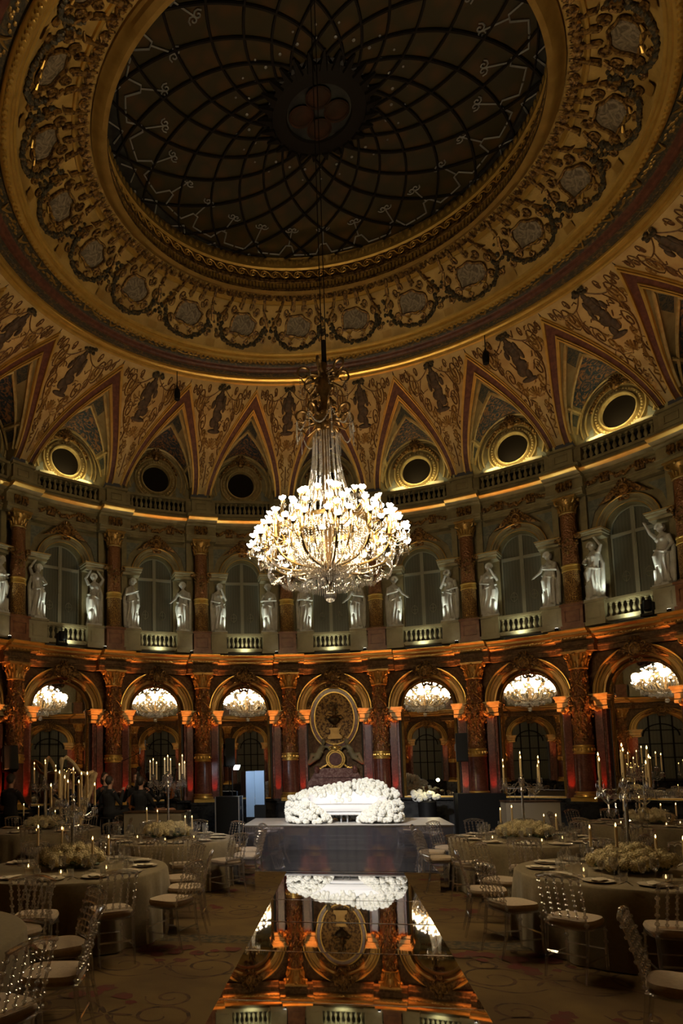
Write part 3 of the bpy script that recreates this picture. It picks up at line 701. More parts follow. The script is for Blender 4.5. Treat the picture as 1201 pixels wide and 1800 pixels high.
def lower_column(k):
    t = thing('column', 'ornamented red marble lower %s' % colname(k), 'column', frame(k, R0, 0, False), 'lower storey columns', 'structure')
    mb = MB(); mb.box((0, .08, .50), (.78, .66, 1.0)); mb.box((0, .06, .06), (.86, .72, .12)); mb.box((0, .06, .97), (.86, .72, .07)); obj('pedestal', mb, t, M['black'], smooth=False)
    mb = MB(); mb.box((0, .02, 1.05), (.60, .56, .09)); mb.lathe([(.29, 1.09), (.30, 1.12), (.29, 1.155), (.25, 1.165), (.24, 1.19), (.265, 1.205), (.265, 1.235), (.235, 1.25)], 24); obj('base', mb, t, M['gold'])
    mb = MB(); mb.lathe([(.232, 1.24), (.230, 1.8), (.225, 2.18)], 48, mod=lambda a, z: 1 - .018 * (math.cos(24 * a) > .2)); obj('fluted_shaft', mb, t, M['redmarble'], ang=60)
    mb = MB(); mb.lathe([(.225, 2.16), (.245, 2.17), (.245, 2.20), (.228, 2.21), (.228, 2.34), (.245, 2.35), (.245, 2.38), (.215, 2.39)], 24)
    for j in range(16): a = 2 * PI * j / 16; mb.sphere((.23 * math.cos(a), .23 * math.sin(a), 2.275), .035, 6, 4, (1, 1, 1.3))
    obj('gilt_band', mb, t, M['gold'])
    mb = MB(); mb.lathe([(.214, 2.38), (.210, 3.2), (.192, 4.30)], 24); obj('shaft', mb, t, M['ornred'])
    mb = MB(); rr = random.Random(3)
    for s in (-1, 1):
        for a0 in (0, PI): mb.tube([((.225 - .008 * q) * math.cos(a0 + s * (q * 5 + .6 * math.sin(q * 9))), (.225 - .008 * q) * math.sin(a0 + s * (q * 5 + .6 * math.sin(q * 9))), 2.42 + 1.80 * q) for q in np.linspace(0, 1, 40)], .016, 5)
    for j in range(150):
        a = rr.uniform(0, 2 * PI); z = rr.uniform(2.45, 4.25); r = .222 - .012 * (z - 2.4); mb.sphere((r * math.cos(a), r * math.sin(a), z), rr.uniform(.02, .04), 6, 4, (1, 1, 1.4))
    obj('vine_relief', mb, t, M['relief'])
    mb = MB()
    for j in range(70):
        a = rr.uniform(PI * .9, PI * 2.1); q = rr.random(); mb.sphere(((.25 + .03 * rr.random()) * math.cos(a), (.23 + .04 * rr.random()) * math.sin(a), 3.60 - .42 * q * q - .10 * abs(math.cos(a))), rr.uniform(.016, .034), 6, 4)
    for s in (-1, 1): garland(mb, (s * .2, -.14, 3.42), (s * .46, .06, 3.24), .05, 12, .034)
    for j in range(8): a = PI + PI * (j + .5) / 8; mb.tube([(.21 * math.cos(a), .21 * math.sin(a), 3.5), (.25 * math.cos(a), .25 * math.sin(a), 3.60), (.29 * math.cos(a), .29 * math.sin(a), 3.57)], [.022, .034, .010], 5)
    obj('garland', mb, t, M['relief'])
    mb = MB(); capital(mb, .195, 4.33, 4.73, .285); obj('capital', mb, t, M['gold2'])
    for s in (-1, 1):
        mb = MB(); mb.box((s * .36, .20, 2.25), (.17, .22, 2.3)); mb.box((s * .36, .20, 1.08), (.2, .26, .1)); obj('pilaster_strip', mb, t, M['redmarble'], smooth=False)
    return t
def arch_path(r, z0, x0=0, zb=None, n=36, y=0):
    P = [(-r * math.cos(PI * i / n) + x0, y, z0 + r * math.sin(PI * i / n)) for i in range(n + 1)]
    if zb is not None: P = [(P[0][0], y, zb)] + P + [(P[-1][0], y, zb)]
    return P
def archivolt(mb, prof, z0, zb=None):
    """prof: (radius, y) points"""
    n = 40; G = []
    for i in range(n + 1):
        a = PI * i / n; G.append([(-r * math.cos(a), y, z0 + r * math.sin(a)) for r, y in prof])
    if zb is not None: G = [[(p[0], p[1], zb) for p in G[0]]] + G + [[(p[0], p[1], zb) for p in G[-1]]]
    mb.grid(G)
def keystone(mb, z, s=1.0, y=-.06):
    mb.sphere((0, y, z), .15 * s, 12, 8, (1, .6, 1.15)); mb.tube([(.13 * s * math.cos(a), y - .05 * s, z + .15 * s * math.sin(a)) for a in np.linspace(0, 2 * PI, 20)[:-1]], .03 * s, 5, True)
    for sd in (-1, 1):
        for cx, cz, r, tn, a0 in ((.17, .12, .09, 1.4, PI), (.18, -.10, .08, 1.3, 0), (.09, -.24, .07, 1.2, PI)): mb.tube([(p[0], y - .02, p[2]) for p in scroll(sd * cx * s, z + cz * s, r * s, tn, sd, a0, 16)], [.034 * s * (1 - .04 * i) for i in range(17)], 6)
        for q in range(7): mb.tube([(sd * (.20 + .03 * q) * s, y, z + (.02 - .03 * q) * s), (sd * (.29 + .05 * q) * s, y - .05, z + (.08 - .05 * q) * s), (sd * (.36 + .06 * q) * s, y - .02, z + (.04 - .05 * q) * s)], [.025 * s, .035 * s, .01], 5)
    for q in range(5): a = PI * (q + .5) / 5; mb.tube([(.08 * s * math.cos(a), y, z + (.16 + .05 * math.sin(a)) * s), (.16 * s * math.cos(a), y - .06, z + (.18 + .14 * math.sin(a)) * s)], [.03 * s, .035 * s], 5)
def hole_panel(mb, hw, zb, zt, r, z0, y, n=24):
    """wall panel with an arched opening of half width r springing at z0"""
    A = [(-r, zb)] + [(-r * math.cos(PI * i / n), z0 + r * math.sin(PI * i / n)) for i in range(n + 1)] + [(r, zb)]
    B = [(-hw, zb)]
    for i in range(n + 1):
        a = PI * i / n; c, s = -math.cos(a), math.sin(a); q = min(hw / max(abs(c), 1e-6), (zt - z0) / max(s, 1e-6)); B.append((c * q, z0 + s * q))
    B.append((hw, zb)); mb.grid([[(a[0], y, a[1]), (b[0], y, b[1])] for a, b in zip(A, B)])
    for sx in (-1, 1): mb.add([(sx * hw, y, zt), (sx * hw, y, z0 + (zt - z0) * .3), (B[1 + n // 4][0] * -sx, y, B[1 + n // 4][1])][::1], [(0, 1, 2)])
HW = 1.345
def lower_arch(k):
    t = thing('archway', 'gilt archway with cartouche keystone, lower storey, %s' % bayname(k), 'archway', frame(k, R0, 0), 'lower storey archways', 'structure')
    mb = MB(); hole_panel(mb, HW + .03, 1.0, 4.80, 1.02, 3.62, .27); obj('spandrel_wall', mb, t, M['brownmarble'], smooth=False)
    mb = MB(); archivolt(mb, [(1.12, .27), (1.12, .10), (1.085, .08), (1.06, .09), (1.05, .12), (.99, .12), (.98, .14), (.90, .14), (.895, .16), (.84, .17), (.83, .22), (.80, .42)], 3.64); obj('archivolt', mb, t, M['gold2'])
    mb = MB(); mb.tube(arch_path(1.10, 3.64, y=.085), .022, 6); mb.tube(arch_path(1.02, 3.64, y=.115), .012, 5); mb.tube(arch_path(.90, 3.64, y=.14), .012, 5); obj('gilt_bead', mb, t, M['gold'])
    for s in (-1, 1):
        mb = MB(); mb.box((s * .94, .17, 3.30), (.40, .34, .07)); mb.box((s * .94, .16, 3.42), (.38, .32, .12)); mb.box((s * .94, .14, 3.52), (.44, .38, .05)); mb.box((s * .94, .13, 3.575), (.47, .42, .05)); mb.box((s * .94, .12, 3.62), (.52, .46, .045)); obj('impost', mb, t, M['creamgilt'], smooth=False)
        mb = MB(); mb.box((s * .98, .24, 2.17), (.28, .2, 2.25)); mb.box((s * .98, .13, 2.17), (.18, .04, 2.0)); mb.box((s * .98, .22, 1.10), (.32, .26, .14)); obj('jamb', mb, t, M['rosemarble'], smooth=False)
    mb = MB(); keystone(mb, 4.62, 1.0, .02); obj('keystone', mb, t, M['relief'])
    mb = MB(); mb.box((0, .22, .5), (2 * HW, .24, 1.0)); mb.box((0, .16, 1.03), (2 * HW - .7, .36, .06)); mb.box((0, .18, .08), (2 * HW, .3, .16))
    for s in (-1, 1): mb.box((s * .5, .09, .55), (.8, .03, .6))
    obj('dado', mb, t, M['black'], smooth=False)
    return t
def wall_mirror(k):
    t = thing('wall_mirror', 'tall arched wall mirror in a gilt frame, %s' % bayname(k), 'mirror', frame(k, R0, 1.06), 'arched mirrors of the lower storey')
    P = [(-.78, 0)] + [(-.78 * math.cos(PI * i / 30), 2.58 + .78 * math.sin(PI * i / 30)) for i in range(31)] + [(.78, 0)]
    mb = MB(); mb.poly(P, .40, .42); obj('mirror_glass', mb, t, M['mirror'], smooth=False)
    mb = MB(); archivolt(mb, [(.80, .42), (.80, .34), (.775, .31), (.74, .33), (.72, .36), (.715, .40)], 2.58, 0.0)
    for i in range(60):
        a = PI * i / 59; mb.sphere((-.758 * math.cos(a), .325, 2.58 + .758 * math.sin(a)), .022, 5, 4)
    for i in range(42):
        for s in (-1, 1): mb.sphere((s * .758, .325, .05 + i * .06), .022, 5, 4)
    obj('gilt_frame', mb, t, M['gold2'])
    mb = MB(); mb.box((0, .33, .0), (1.56, .12, .06)); obj('sill', mb, t, M['gold'], smooth=False)
    return t
def upper_column(k):
    t = thing('column', 'gold and red marble upper %s' % colname(k), 'column', frame(k, R0, 0, False), 'upper storey columns', 'structure')
    mb = MB(); mb.box((0, .06, 5.62), (.50, .50, .60)); mb.box((0, .05, 5.35), (.56, .56, .10)); mb.box((0, .05, 5.93), (.56, .56, .06))
    for a, b, c, d in ((0, 5.50, .34, .02), (0, 5.78, .34, .02), (-.17, 5.64, .02, .3), (.17, 5.64, .02, .3)): mb.box((a, -.20, b), (c, .03, d))
    obj('pedestal', mb, t, M['pedestal'], smooth=False)
    mb = MB(); mb.lathe([(.25, 5.96), (.25, 6.0), (.215, 6.02), (.212, 6.03)], 24); mb.lathe([(.205, 6.02), (.205, 6.82)], 24); obj('gold_shaft', mb, t, M['orngold'])
    mb = MB(); mb.lathe([(.205, 6.80), (.225, 6.81), (.225, 6.84), (.21, 6.85), (.21, 6.93), (.225, 6.94), (.225, 6.97), (.2, 6.98)], 24); obj('gilt_band', mb, t, M['gold'])
    mb = MB(); mb.lathe([(.198, 6.97), (.178, 8.33)], 24); obj('shaft', mb, t, M['ornred'])
    rr = random.Random(8); mb = MB()
    for j in range(46):
        a = rr.uniform(PI, 2 * PI); q = rr.random() ** .7; mb.sphere(((.20 + .06 * (1 - q)) * math.cos(a) * (1 - .45 * q), -.05 - (.13 + .05 * (1 - q)) * abs(math.sin(a)), 7.70 - .56 * q), rr.uniform(.02, .04), 6, 4)
    for s in (-1, 1): garland(mb, (s * .16, -.12, 7.70), (s * .34, -.02, 7.76), .04, 6, .05)
    obj('garland', mb, t, M['relief'])
    mb = MB(); capital(mb, .18, 8.36, 8.73, .26); obj('capital', mb, t, M['gold2'])
    for s in (-1, 1):
        mb = MB(); mb.box((s * .34, .22, 7.3), (.15, .16, 2.9)); obj('pilaster_strip', mb, t, M['stone2'], smooth=False)
    mb = MB(); mb.box((0, -.02, 9.74), (.56, .42, .42)); mb.box((0, -.04, 9.98), (.64, .5, .07)); mb.box((0, -.04, 9.56), (.62, .48, .07))
    for a, b, c, d in ((0, 9.66, .30, .02), (0, 9.84, .30, .02), (-.15, 9.75, .02, .2), (.15, 9.75, .02, .2)): mb.box((a, -.24, b), (c, .03, d))
    obj('parapet_pier', mb, t, M['stone2'], smooth=False)
    mb = MB()
    for s in (-1, 1):                                   # bracket and festoon in the frieze
        mb.tube([(p[0], -.14, p[2]) for p in scroll(s * .11, 9.12, .07, 1.3, s, PI, 14)], .03, 5)
        for q in range(3): mb.tube([(s * (.05 + .06 * q), -.15, 9.16), (s * (.05 + .06 * q), -.17, 9.0), (s * (.05 + .05 * q), -.12, 8.93)], [.025, .035, .012], 5)
    mb.box((0, -.08, 9.04), (.40, .06, .22)); obj('frieze_bracket', mb, t, M['relief'])
    return t
def baluster(mb, x, y, z, h, r):
    mb.lathe([(r * .95, 0), (r * .95, h * .08), (r * .5, h * .12), (r * .62, h * .2), (r * 1.0, h * .34), (r * .9, h * .44), (r * .45, h * .62), (r * .40, h * .74), (r * .7, h * .80), (r * .55, h * .86), (r * .95, h * .92), (r * .95, h)], 10, (x, y, z))
def upper_wall(k):
    t = thing('window_%d' % (k + 5 if k <= 5 else k), 'arched upper window with grey curtain, %s' % bayname(k), 'window', frame(k, R0, 0), 'upper storey windows', 'structure')
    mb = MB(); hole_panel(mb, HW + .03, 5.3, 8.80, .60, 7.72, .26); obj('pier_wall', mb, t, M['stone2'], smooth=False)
    mb = MB()
    for s in (-1, 1): mb.poly([(s * 1.10, 8.62), (s * .50, 8.62), (s * .80, 8.30), (s * .92, 7.92), (s * 1.10, 7.92)][::s], .22, .30)
    obj('spandrel_panel', mb, t, M['greenpanel'], smooth=False)
    mb = MB(); archivolt(mb, [(.77, .26), (.77, .14), (.74, .12), (.71, .13), (.69, .17), (.64, .17), (.63, .20), (.58, .21), (.57, .25), (.555, .55)], 7.72); obj('archivolt', mb, t, M['stone2'])
    mb = MB(); mb.tube(arch_path(.755, 7.72, y=.125), .014, 5); mb.tube(arch_path(.575, 7.72, y=.21), .010, 5); obj('gilt_bead', mb, t, M['gold'])
    for s in (-1, 1):
        mb = MB(); mb.box((s * .80, .08, 7.67), (.58, .46, .05)); mb.box((s * .80, .06, 7.72), (.62, .52, .035)); mb.box((s * .80, .12, 7.60), (.52, .36, .07)); obj('impost', mb, t, M['stone'], smooth=False)
        mb = MB(); mb.box((s * .80, .06, 7.742), (.64, .54, .012)); obj('gilt_edge', mb, t, M['gold'], smooth=False)
        mb = MB(); mb.box((s * .62, .40, 6.65), (.14, .30, 2.1)); mb.box((s * 1.0, .22, 6.75), (.22, .06, 1.5)); mb.box((s * 1.0, .19, 6.75), (.14, .04, 1.3)); obj('jamb', mb, t, M['stone2'], smooth=False)
    P = [(-.56, 5.5)] + [(-.56 * math.cos(PI * i / 24), 7.72 + .56 * math.sin(PI * i / 24)) for i in range(25)] + [(.56, 5.5)]
    mb = MB(); mb.poly(P, .52, .54); obj('glazing', mb, t, M['curtain'], smooth=False)
    mb = MB(); mb.box((0, .49, 6.9), (.10, .05, 2.75)); mb.box((0, .49, 7.62), (1.1, .06, .08)); mb.tube(arch_path(.54, 7.72, y=.49, zb=5.6), .022, 5); mb.box((0, .46, 7.45), (.05, .03, 1.1))
    for s in (-1, 1):                                   # applied medallions on the door leaves
        mb.tube([(s * .27 + .09 * math.cos(a), .515, 6.55 + .12 * math.sin(a)) for a in np.linspace(0, 2 * PI, 16)[:-1]], .008, 4, True); mb.tube([(s * .27, .515, 6.40), (s * .27, .515, 6.70)], .008, 4); mb.tube([(s * .27 - .07, .515, 6.55), (s * .27 + .07, .515, 6.55)], .008, 4)
    obj('mullion', mb, t, M['mullion'])
    mb = MB(); keystone(mb, 8.58, .85, .05); obj('keystone', mb, t, M['relief'])
    mb = MB()
    for s in (-1, 1):
        mb.box((s * .42, -.02 + .06, 9.05), (.22, .10, .24))
        for q in (-1, 0, 1): mb.tube([(s * .42 + q * .07, -.0, 9.15), (s * .42 + q * .07, -.03, 9.02), (s * .42 + q * .06, .02, 8.94)], [.022, .032, .012], 5)
        garland(mb, (s * .52, .02, 9.12), (s * 1.02, -.02, 9.12), .12, 12, .04); mb.tube([(s * 1.0, -.04, 9.14), (s * 1.06, -.06, 9.02), (s * 1.02, -.02, 8.94)], [.03, .035, .01], 5)
    garland(mb, (-.32, .03, 9.12), (.32, .03, 9.12), .14, 14, .042)
    obj('frieze_garland', mb, t, M['relief'])
    return t
def balustrade(k, level):
    if level == 'low':
        t = thing('balustrade', 'lit pale stone balustrade under the upper window, %s' % bayname(k), 'balustrade', frame(k, R0 - .02, 0), 'balustrades below the statues')
        zb, zt, bw, m = 5.38, 5.93, .55, 'stone'
        mb = MB(); mb.box((0, 0, zt - .03), (1.12, .24, .06)); mb.box((0, -.0, zt - .075), (1.12, .18, .03)); obj('rail', mb, t, M[m], smooth=False)
        mb = MB(); mb.box((0, 0, zb + .05), (1.12, .24, .10)); obj('plinth', mb, t, M[m], smooth=False)
        for i in range(8):
            mb = MB(); baluster(mb, -.48 + .96 * i / 7, 0, zb + .10, .365, .05); obj('baluster', mb, t, M[m])
        for s in (-1, 1):
            mb = MB(); mb.box((s * .80, .06, 5.65), (.48, .46, .56)); mb.box((s * .80, .04, 5.93), (.54, .54, .055)); mb.box((s * .80, .04, 5.37), (.54, .54, .10)); mb.box((s * .80, -.175, 5.65), (.30, .02, .32)); mb.box((s * .80, -.17, 5.65), (.26, .05, .28)); obj('statue_pedestal', mb, t, M[m], smooth=False)
    else:
        t = thing('balustrade', 'dark stone balustrade below the round window, %s' % bayname(k), 'balustrade', frame(k, R0 - .06, 0), 'balustrades round the foot of the vault')
        mb = MB(); mb.box((0, 0, 9.97), (2.2, .24, .07)); obj('rail', mb, t, M['stone2'], smooth=False)
        mb = MB(); mb.box((0, 0, 9.545), (2.2, .24, .07)); obj('plinth', mb, t, M['stone2'], smooth=False)
        for i in range(12):
            mb = MB(); baluster(mb, -.80 + 1.6 * i / 11, 0, 9.58, .36, .058); obj('baluster', mb, t, M['stone2'])
        for s in (-1, 1): mb = MB(); mb.box((s * .97, .0, 9.76), (.2, .22, .38)); obj('end_block', mb, t, M['stone2'], smooth=False)
    return t
def share(t):
    """one mesh for like parts of a thing: copies share data"""
    return t
protos = {}
def series(build, ks, relabel, r, z=0, fit=True):
    first = build(ks[0]); out = {ks[0]: first}
    for k in ks[1:]: out[k] = dup(first, frame(k, r, z, fit), relabel(k))
    return out
LC = series(lower_column, COLS, lambda k: 'ornamented red marble lower %s' % colname(k), R0, 0, False)
UC = series(upper_column, COLS, lambda k: 'gold and red marble upper %s' % colname(k), R0, 0, False)
LA = series(lower_arch, FRONT, lambda k: 'gilt archway with cartouche keystone, lower storey, %s' % bayname(k), R0)
MK = [k for k in FRONT if k != 0]
WM = series(wall_mirror, MK, lambda k: 'tall arched wall mirror in a gilt frame, %s' % bayname(k), R0, 1.06)
for k in MK:                                            # each mirror hangs a little turned within its arch
    WM[k].matrix_world = frame(k, R0, 1.06, False) @ Matrix.Translation((0, .41, 0)) @ Matrix.Rotation(math.radians(2.85 * k), 4, 'Z') @ Matrix.Translation((0, -.40, 0)) @ Matrix.Scale(frame(k, R0).to_3x3().col[0].length, 4, (1, 0, 0))
UW = series(upper_wall, FRONT, lambda k: 'arched upper window with grey curtain, %s' % bayname(k), R0)
for k in FRONT: UW[k].name = 'window_%d' % (k + 5)
BL = series(lambda k: balustrade(k, 'low'), FRONT, lambda k: 'lit pale stone balustrade under the upper window, %s' % bayname(k), R0 - .02)
BU = series(lambda k: balustrade(k, 'up'), FRONT, lambda k: 'dark stone balustrade below the round window, %s' % bayname(k), R0 - .06)
# the rest of the rotunda, joined by material (it shows only in the mirrors)
def collect(proto, mats):
    inv = proto.matrix_world.inverted() if False else None
    out = []
    for ch in proto.children:
        if ch.type == 'MESH': out.append((ch.data, ch.data.materials[0].name))
    return out
acc = {}
def put(proto, Fm):
    for me, mn in collect(proto, None):
        if len(me.vertices) > 6000: continue
        n = len(me.vertices); co = np.empty(n * 3); me.vertices.foreach_get('co', co); co = co.reshape(-1, 3)
        A = np.array(bk.matrix_world.inverted() @ Fm); co = co @ A[:3, :3].T + A[:3, 3]
        V, F, o = acc.setdefault(mn, [[], [], 0]); V.append(co); F += [tuple(i + o for i in p.vertices) for p in me.polygons]; acc[mn][2] = o + n
for k in range(5, 18):
    put(LA[1], frame(k, R0)); put(UW[1], frame(k, R0)); put(BL[1], frame(k, R0 - .02)); put(BU[1], frame(k, R0 - .06))
    if k > 5: put(LC[.5], frame(k - .5, R0, 0, False)); put(UC[.5], frame(k - .5, R0, 0, False))
    # glazed doors in the arches
mb = MB(); mb2 = MB()
for k in range(5, 18):
    F = frame(k, R0, 0); q = MB(); P = [(-.8, .0)] + [(-.8 * math.cos(PI * i / 20), 3.64 + .8 * math.sin(PI * i / 20)) for i in range(21)] + [(.8, 0)]
    q.poly(P, .50, .52); mb.merge(q, bk.matrix_world.inverted() @ F)
    q = MB()
    for x in (-.4, 0, .4): q.box((x, .42, 2.2), (.05, .05, 4.3))
    for z in (1.1, 2.2, 2.9, 3.6): q.box((0, .42, z), (1.6, .05, .05))
    q.tube(arch_path(.62, 3.3, y=.42), .03, 5); mb2.merge(q, bk.matrix_world.inverted() @ F)
obj('glazed_door', mb, bk, M['curtain'], smooth=False); obj('door_tracery', mb2, bk, M['iron'], smooth=False)
for mn, (V, F, n) in acc.items():
    me = bpy.data.meshes.new('wall_back_' + mn); me.from_pydata(np.concatenate(V).tolist(), [], F); me.materials.append(bpy.data.materials[mn]); me.update()
    obj('wall_part', me, bk)

# ------------------------------------------------------------------ central relief in place of a mirror
t = thing('oval_relief', 'oval gilt relief panel with urn, round medallion and reclining figures in the central arch', 'relief panel', frame(0, R0, 1.06))
P = [(-.80, 0)] + [(-.80 * math.cos(PI * i / 24), 2.58 + .80 * math.sin(PI * i / 24)) for i in range(25)] + [(.80, 0)]
mb = MB(); mb.poly(P, .38, .42); obj('back_panel', mb, t, M['brownmarble'], smooth=False)
def ell(rx_, rz_, n=48): return [(rx_ * math.cos(2 * PI * i / n), .33, 2.34 + rz_ * math.sin(2 * PI * i / n)) for i in range(n)]
mb = MB(); mb.add([(x * .999, .36, z) for x, y, z in ell(.60, .76)], [tuple(range(48))]); obj('oval_panel', mb, t, M['relief'])
mb = MB(); mb.tube(ell(.60, .78), .022, 6, True); mb.tube(ell(.73, .92), .022, 6, True); obj('oval_frame', mb, t, M['gold'])
mb = MB(); mb.grid([[(a[0], .345, a[2]), (b[0], .345, b[2])] for a, b in zip(ell(.61, .79), ell(.72, .91))], cu=True); obj('oval_border', mb, t, M['redmarble'])
mb = MB()
for i in range(40):
    a = PI * i / 39
    for q in range(2): mb.sphere((-(.80 - .05 * q) * math.cos(a) * .99, .32, 2.62 + (.80 - .05 * q) * math.sin(a) * .93), rnd.uniform(.03, .05), 6, 4)
obj('leaf_border', mb, t, M['relief'])
mb = MB(); mb.lathe([(.10, 2.05), (.05, 2.09), (.04, 2.14), (.17, 2.24), (.20, 2.33), (.13, 2.37), (.06, 2.42), (.05, 2.50), (.09, 2.55), (.03, 2.66), (0, 2.70)], 16, (0, .30, 0), sy=.6)
for s in (-1, 1): mb.tube([(s * .18, .29, 2.28), (s * .27, .29, 2.36), (s * .20, .29, 2.43), (s * .10, .29, 2.40)], .018, 5)
for q in range(14): mb.sphere((rnd.gauss(0, .1), .31, 2.62 + rnd.gauss(.08, .09)), .04, 6, 4)
obj('urn', mb, t, M['bronze'])
mb = MB(); mb.poly([(-.20, 1.72), (.20, 1.72), (.22, 1.78), (.13, 1.88), (.13, 1.98), (.17, 2.02), (.17, 2.05), (-.17, 2.05), (-.17, 2.02), (-.13, 1.98), (-.13, 1.88), (-.22, 1.78)], .24, .38)
for s in (-1, 1): mb.tube([(p[0], .26, p[2]) for p in scroll(s * .19, 1.78, .06, 1.3, s, 0, 12)], .022, 5)
obj('urn_plinth', mb, t, M['gold2'])
mb = MB(); mb.add([(.20 * math.cos(2 * PI * i / 32), .17, 1.12 + .20 * math.sin(2 * PI * i / 32)) for i in range(32)], [tuple(range(32))]); obj('medallion_disc', mb, t, M['redmarble'])
mb = MB()
for r, q in ((.21, .022), (.27, .026)): mb.tube([(r * math.cos(a), .16, 1.12 + r * math.sin(a)) for a in np.linspace(0, 2 * PI, 33)[:-1]], q, 6, True)
for i in range(30): a = 2 * PI * i / 30; mb.sphere((.24 * math.cos(a), .15, 1.12 + .24 * math.sin(a)), .02, 6, 4)
mb.sphere((0, .17, 1.45), .10, 10, 6, (1.1, .6, 1)); mb.tube([(p[0], .17, p[2]) for p in scroll(.12, 1.44, .07, 1.2, 1, 0, 12)], .022, 5); mb.tube([(p[0], .17, p[2]) for p in scroll(-.12, 1.44, .07, 1.2, -1, 0, 12)], .022, 5)
for s in (-1, 1):
    for q in range(10): mb.sphere((s * (.26 + .03 * q), .2, .93 - .012 * q + rnd.uniform(-.03, .03)), .035, 6, 4)
obj('medallion_frame', mb, t, M['gold'])
for s in (-1, 1):                                       # reclining figures
    mb = MB(); mb.tube([(s * .36, .22, 1.52), (s * .45, .20, 1.38), (s * .52, .20, 1.22)], [.075, .09, .10], 10); mb.tube([(s * .52, .2, 1.22), (s * .70, .16, 1.26), (s * .78, .18, 1.06), (s * .86, .2, .96)], [.09, .075, .055, .04], 8); mb.tube([(s * .5, .18, 1.2), (s * .62, .13, 1.12), (s * .80, .16, .98)], [.08, .06, .04], 8)
    mb.sphere((s * .35, .2, 1.64), .075, 10, 8, (1, 1, 1.2)); mb.tube([(s * .38, .2, 1.5), (s * .50, .14, 1.42), (s * .36, .14, 1.32)], [.045, .038, .03], 7); mb.tube([(s * .36, .22, 1.5), (s * .22, .18, 1.48), (s * .16, .18, 1.38)], [.045, .038, .028], 7)
    me = fuse(mb, .012, 3, 'reclining_figure'); me.materials.append(M['stone2']); obj('reclining_figure', me, t)
mb = MB(); mb.poly([(-.86, 0), (.86, 0), (.86, .34), (.80, .40), (.84, .46), (.72, .60), (.64, .74), (.40, .86), (-.40, .86), (-.64, .74), (-.72, .60), (-.84, .46), (-.80, .40), (-.86, .34)], .10, .40)
mb.box((0, .12, .62), (1.3, .14, .06)); mb.box((0, .10, .40), (1.66, .14, .07)); mb.box((0, .10, .06), (1.8, .2, .12))
for s in (-1, 1): mb.lathe([(0, -.1), (.06, -.1), (.085, 0), (.06, .1), (0, .1)], 12, (s * .56, .08, .82))
obj('marble_mantel', mb, t, M['rosemarble'], smooth=False)
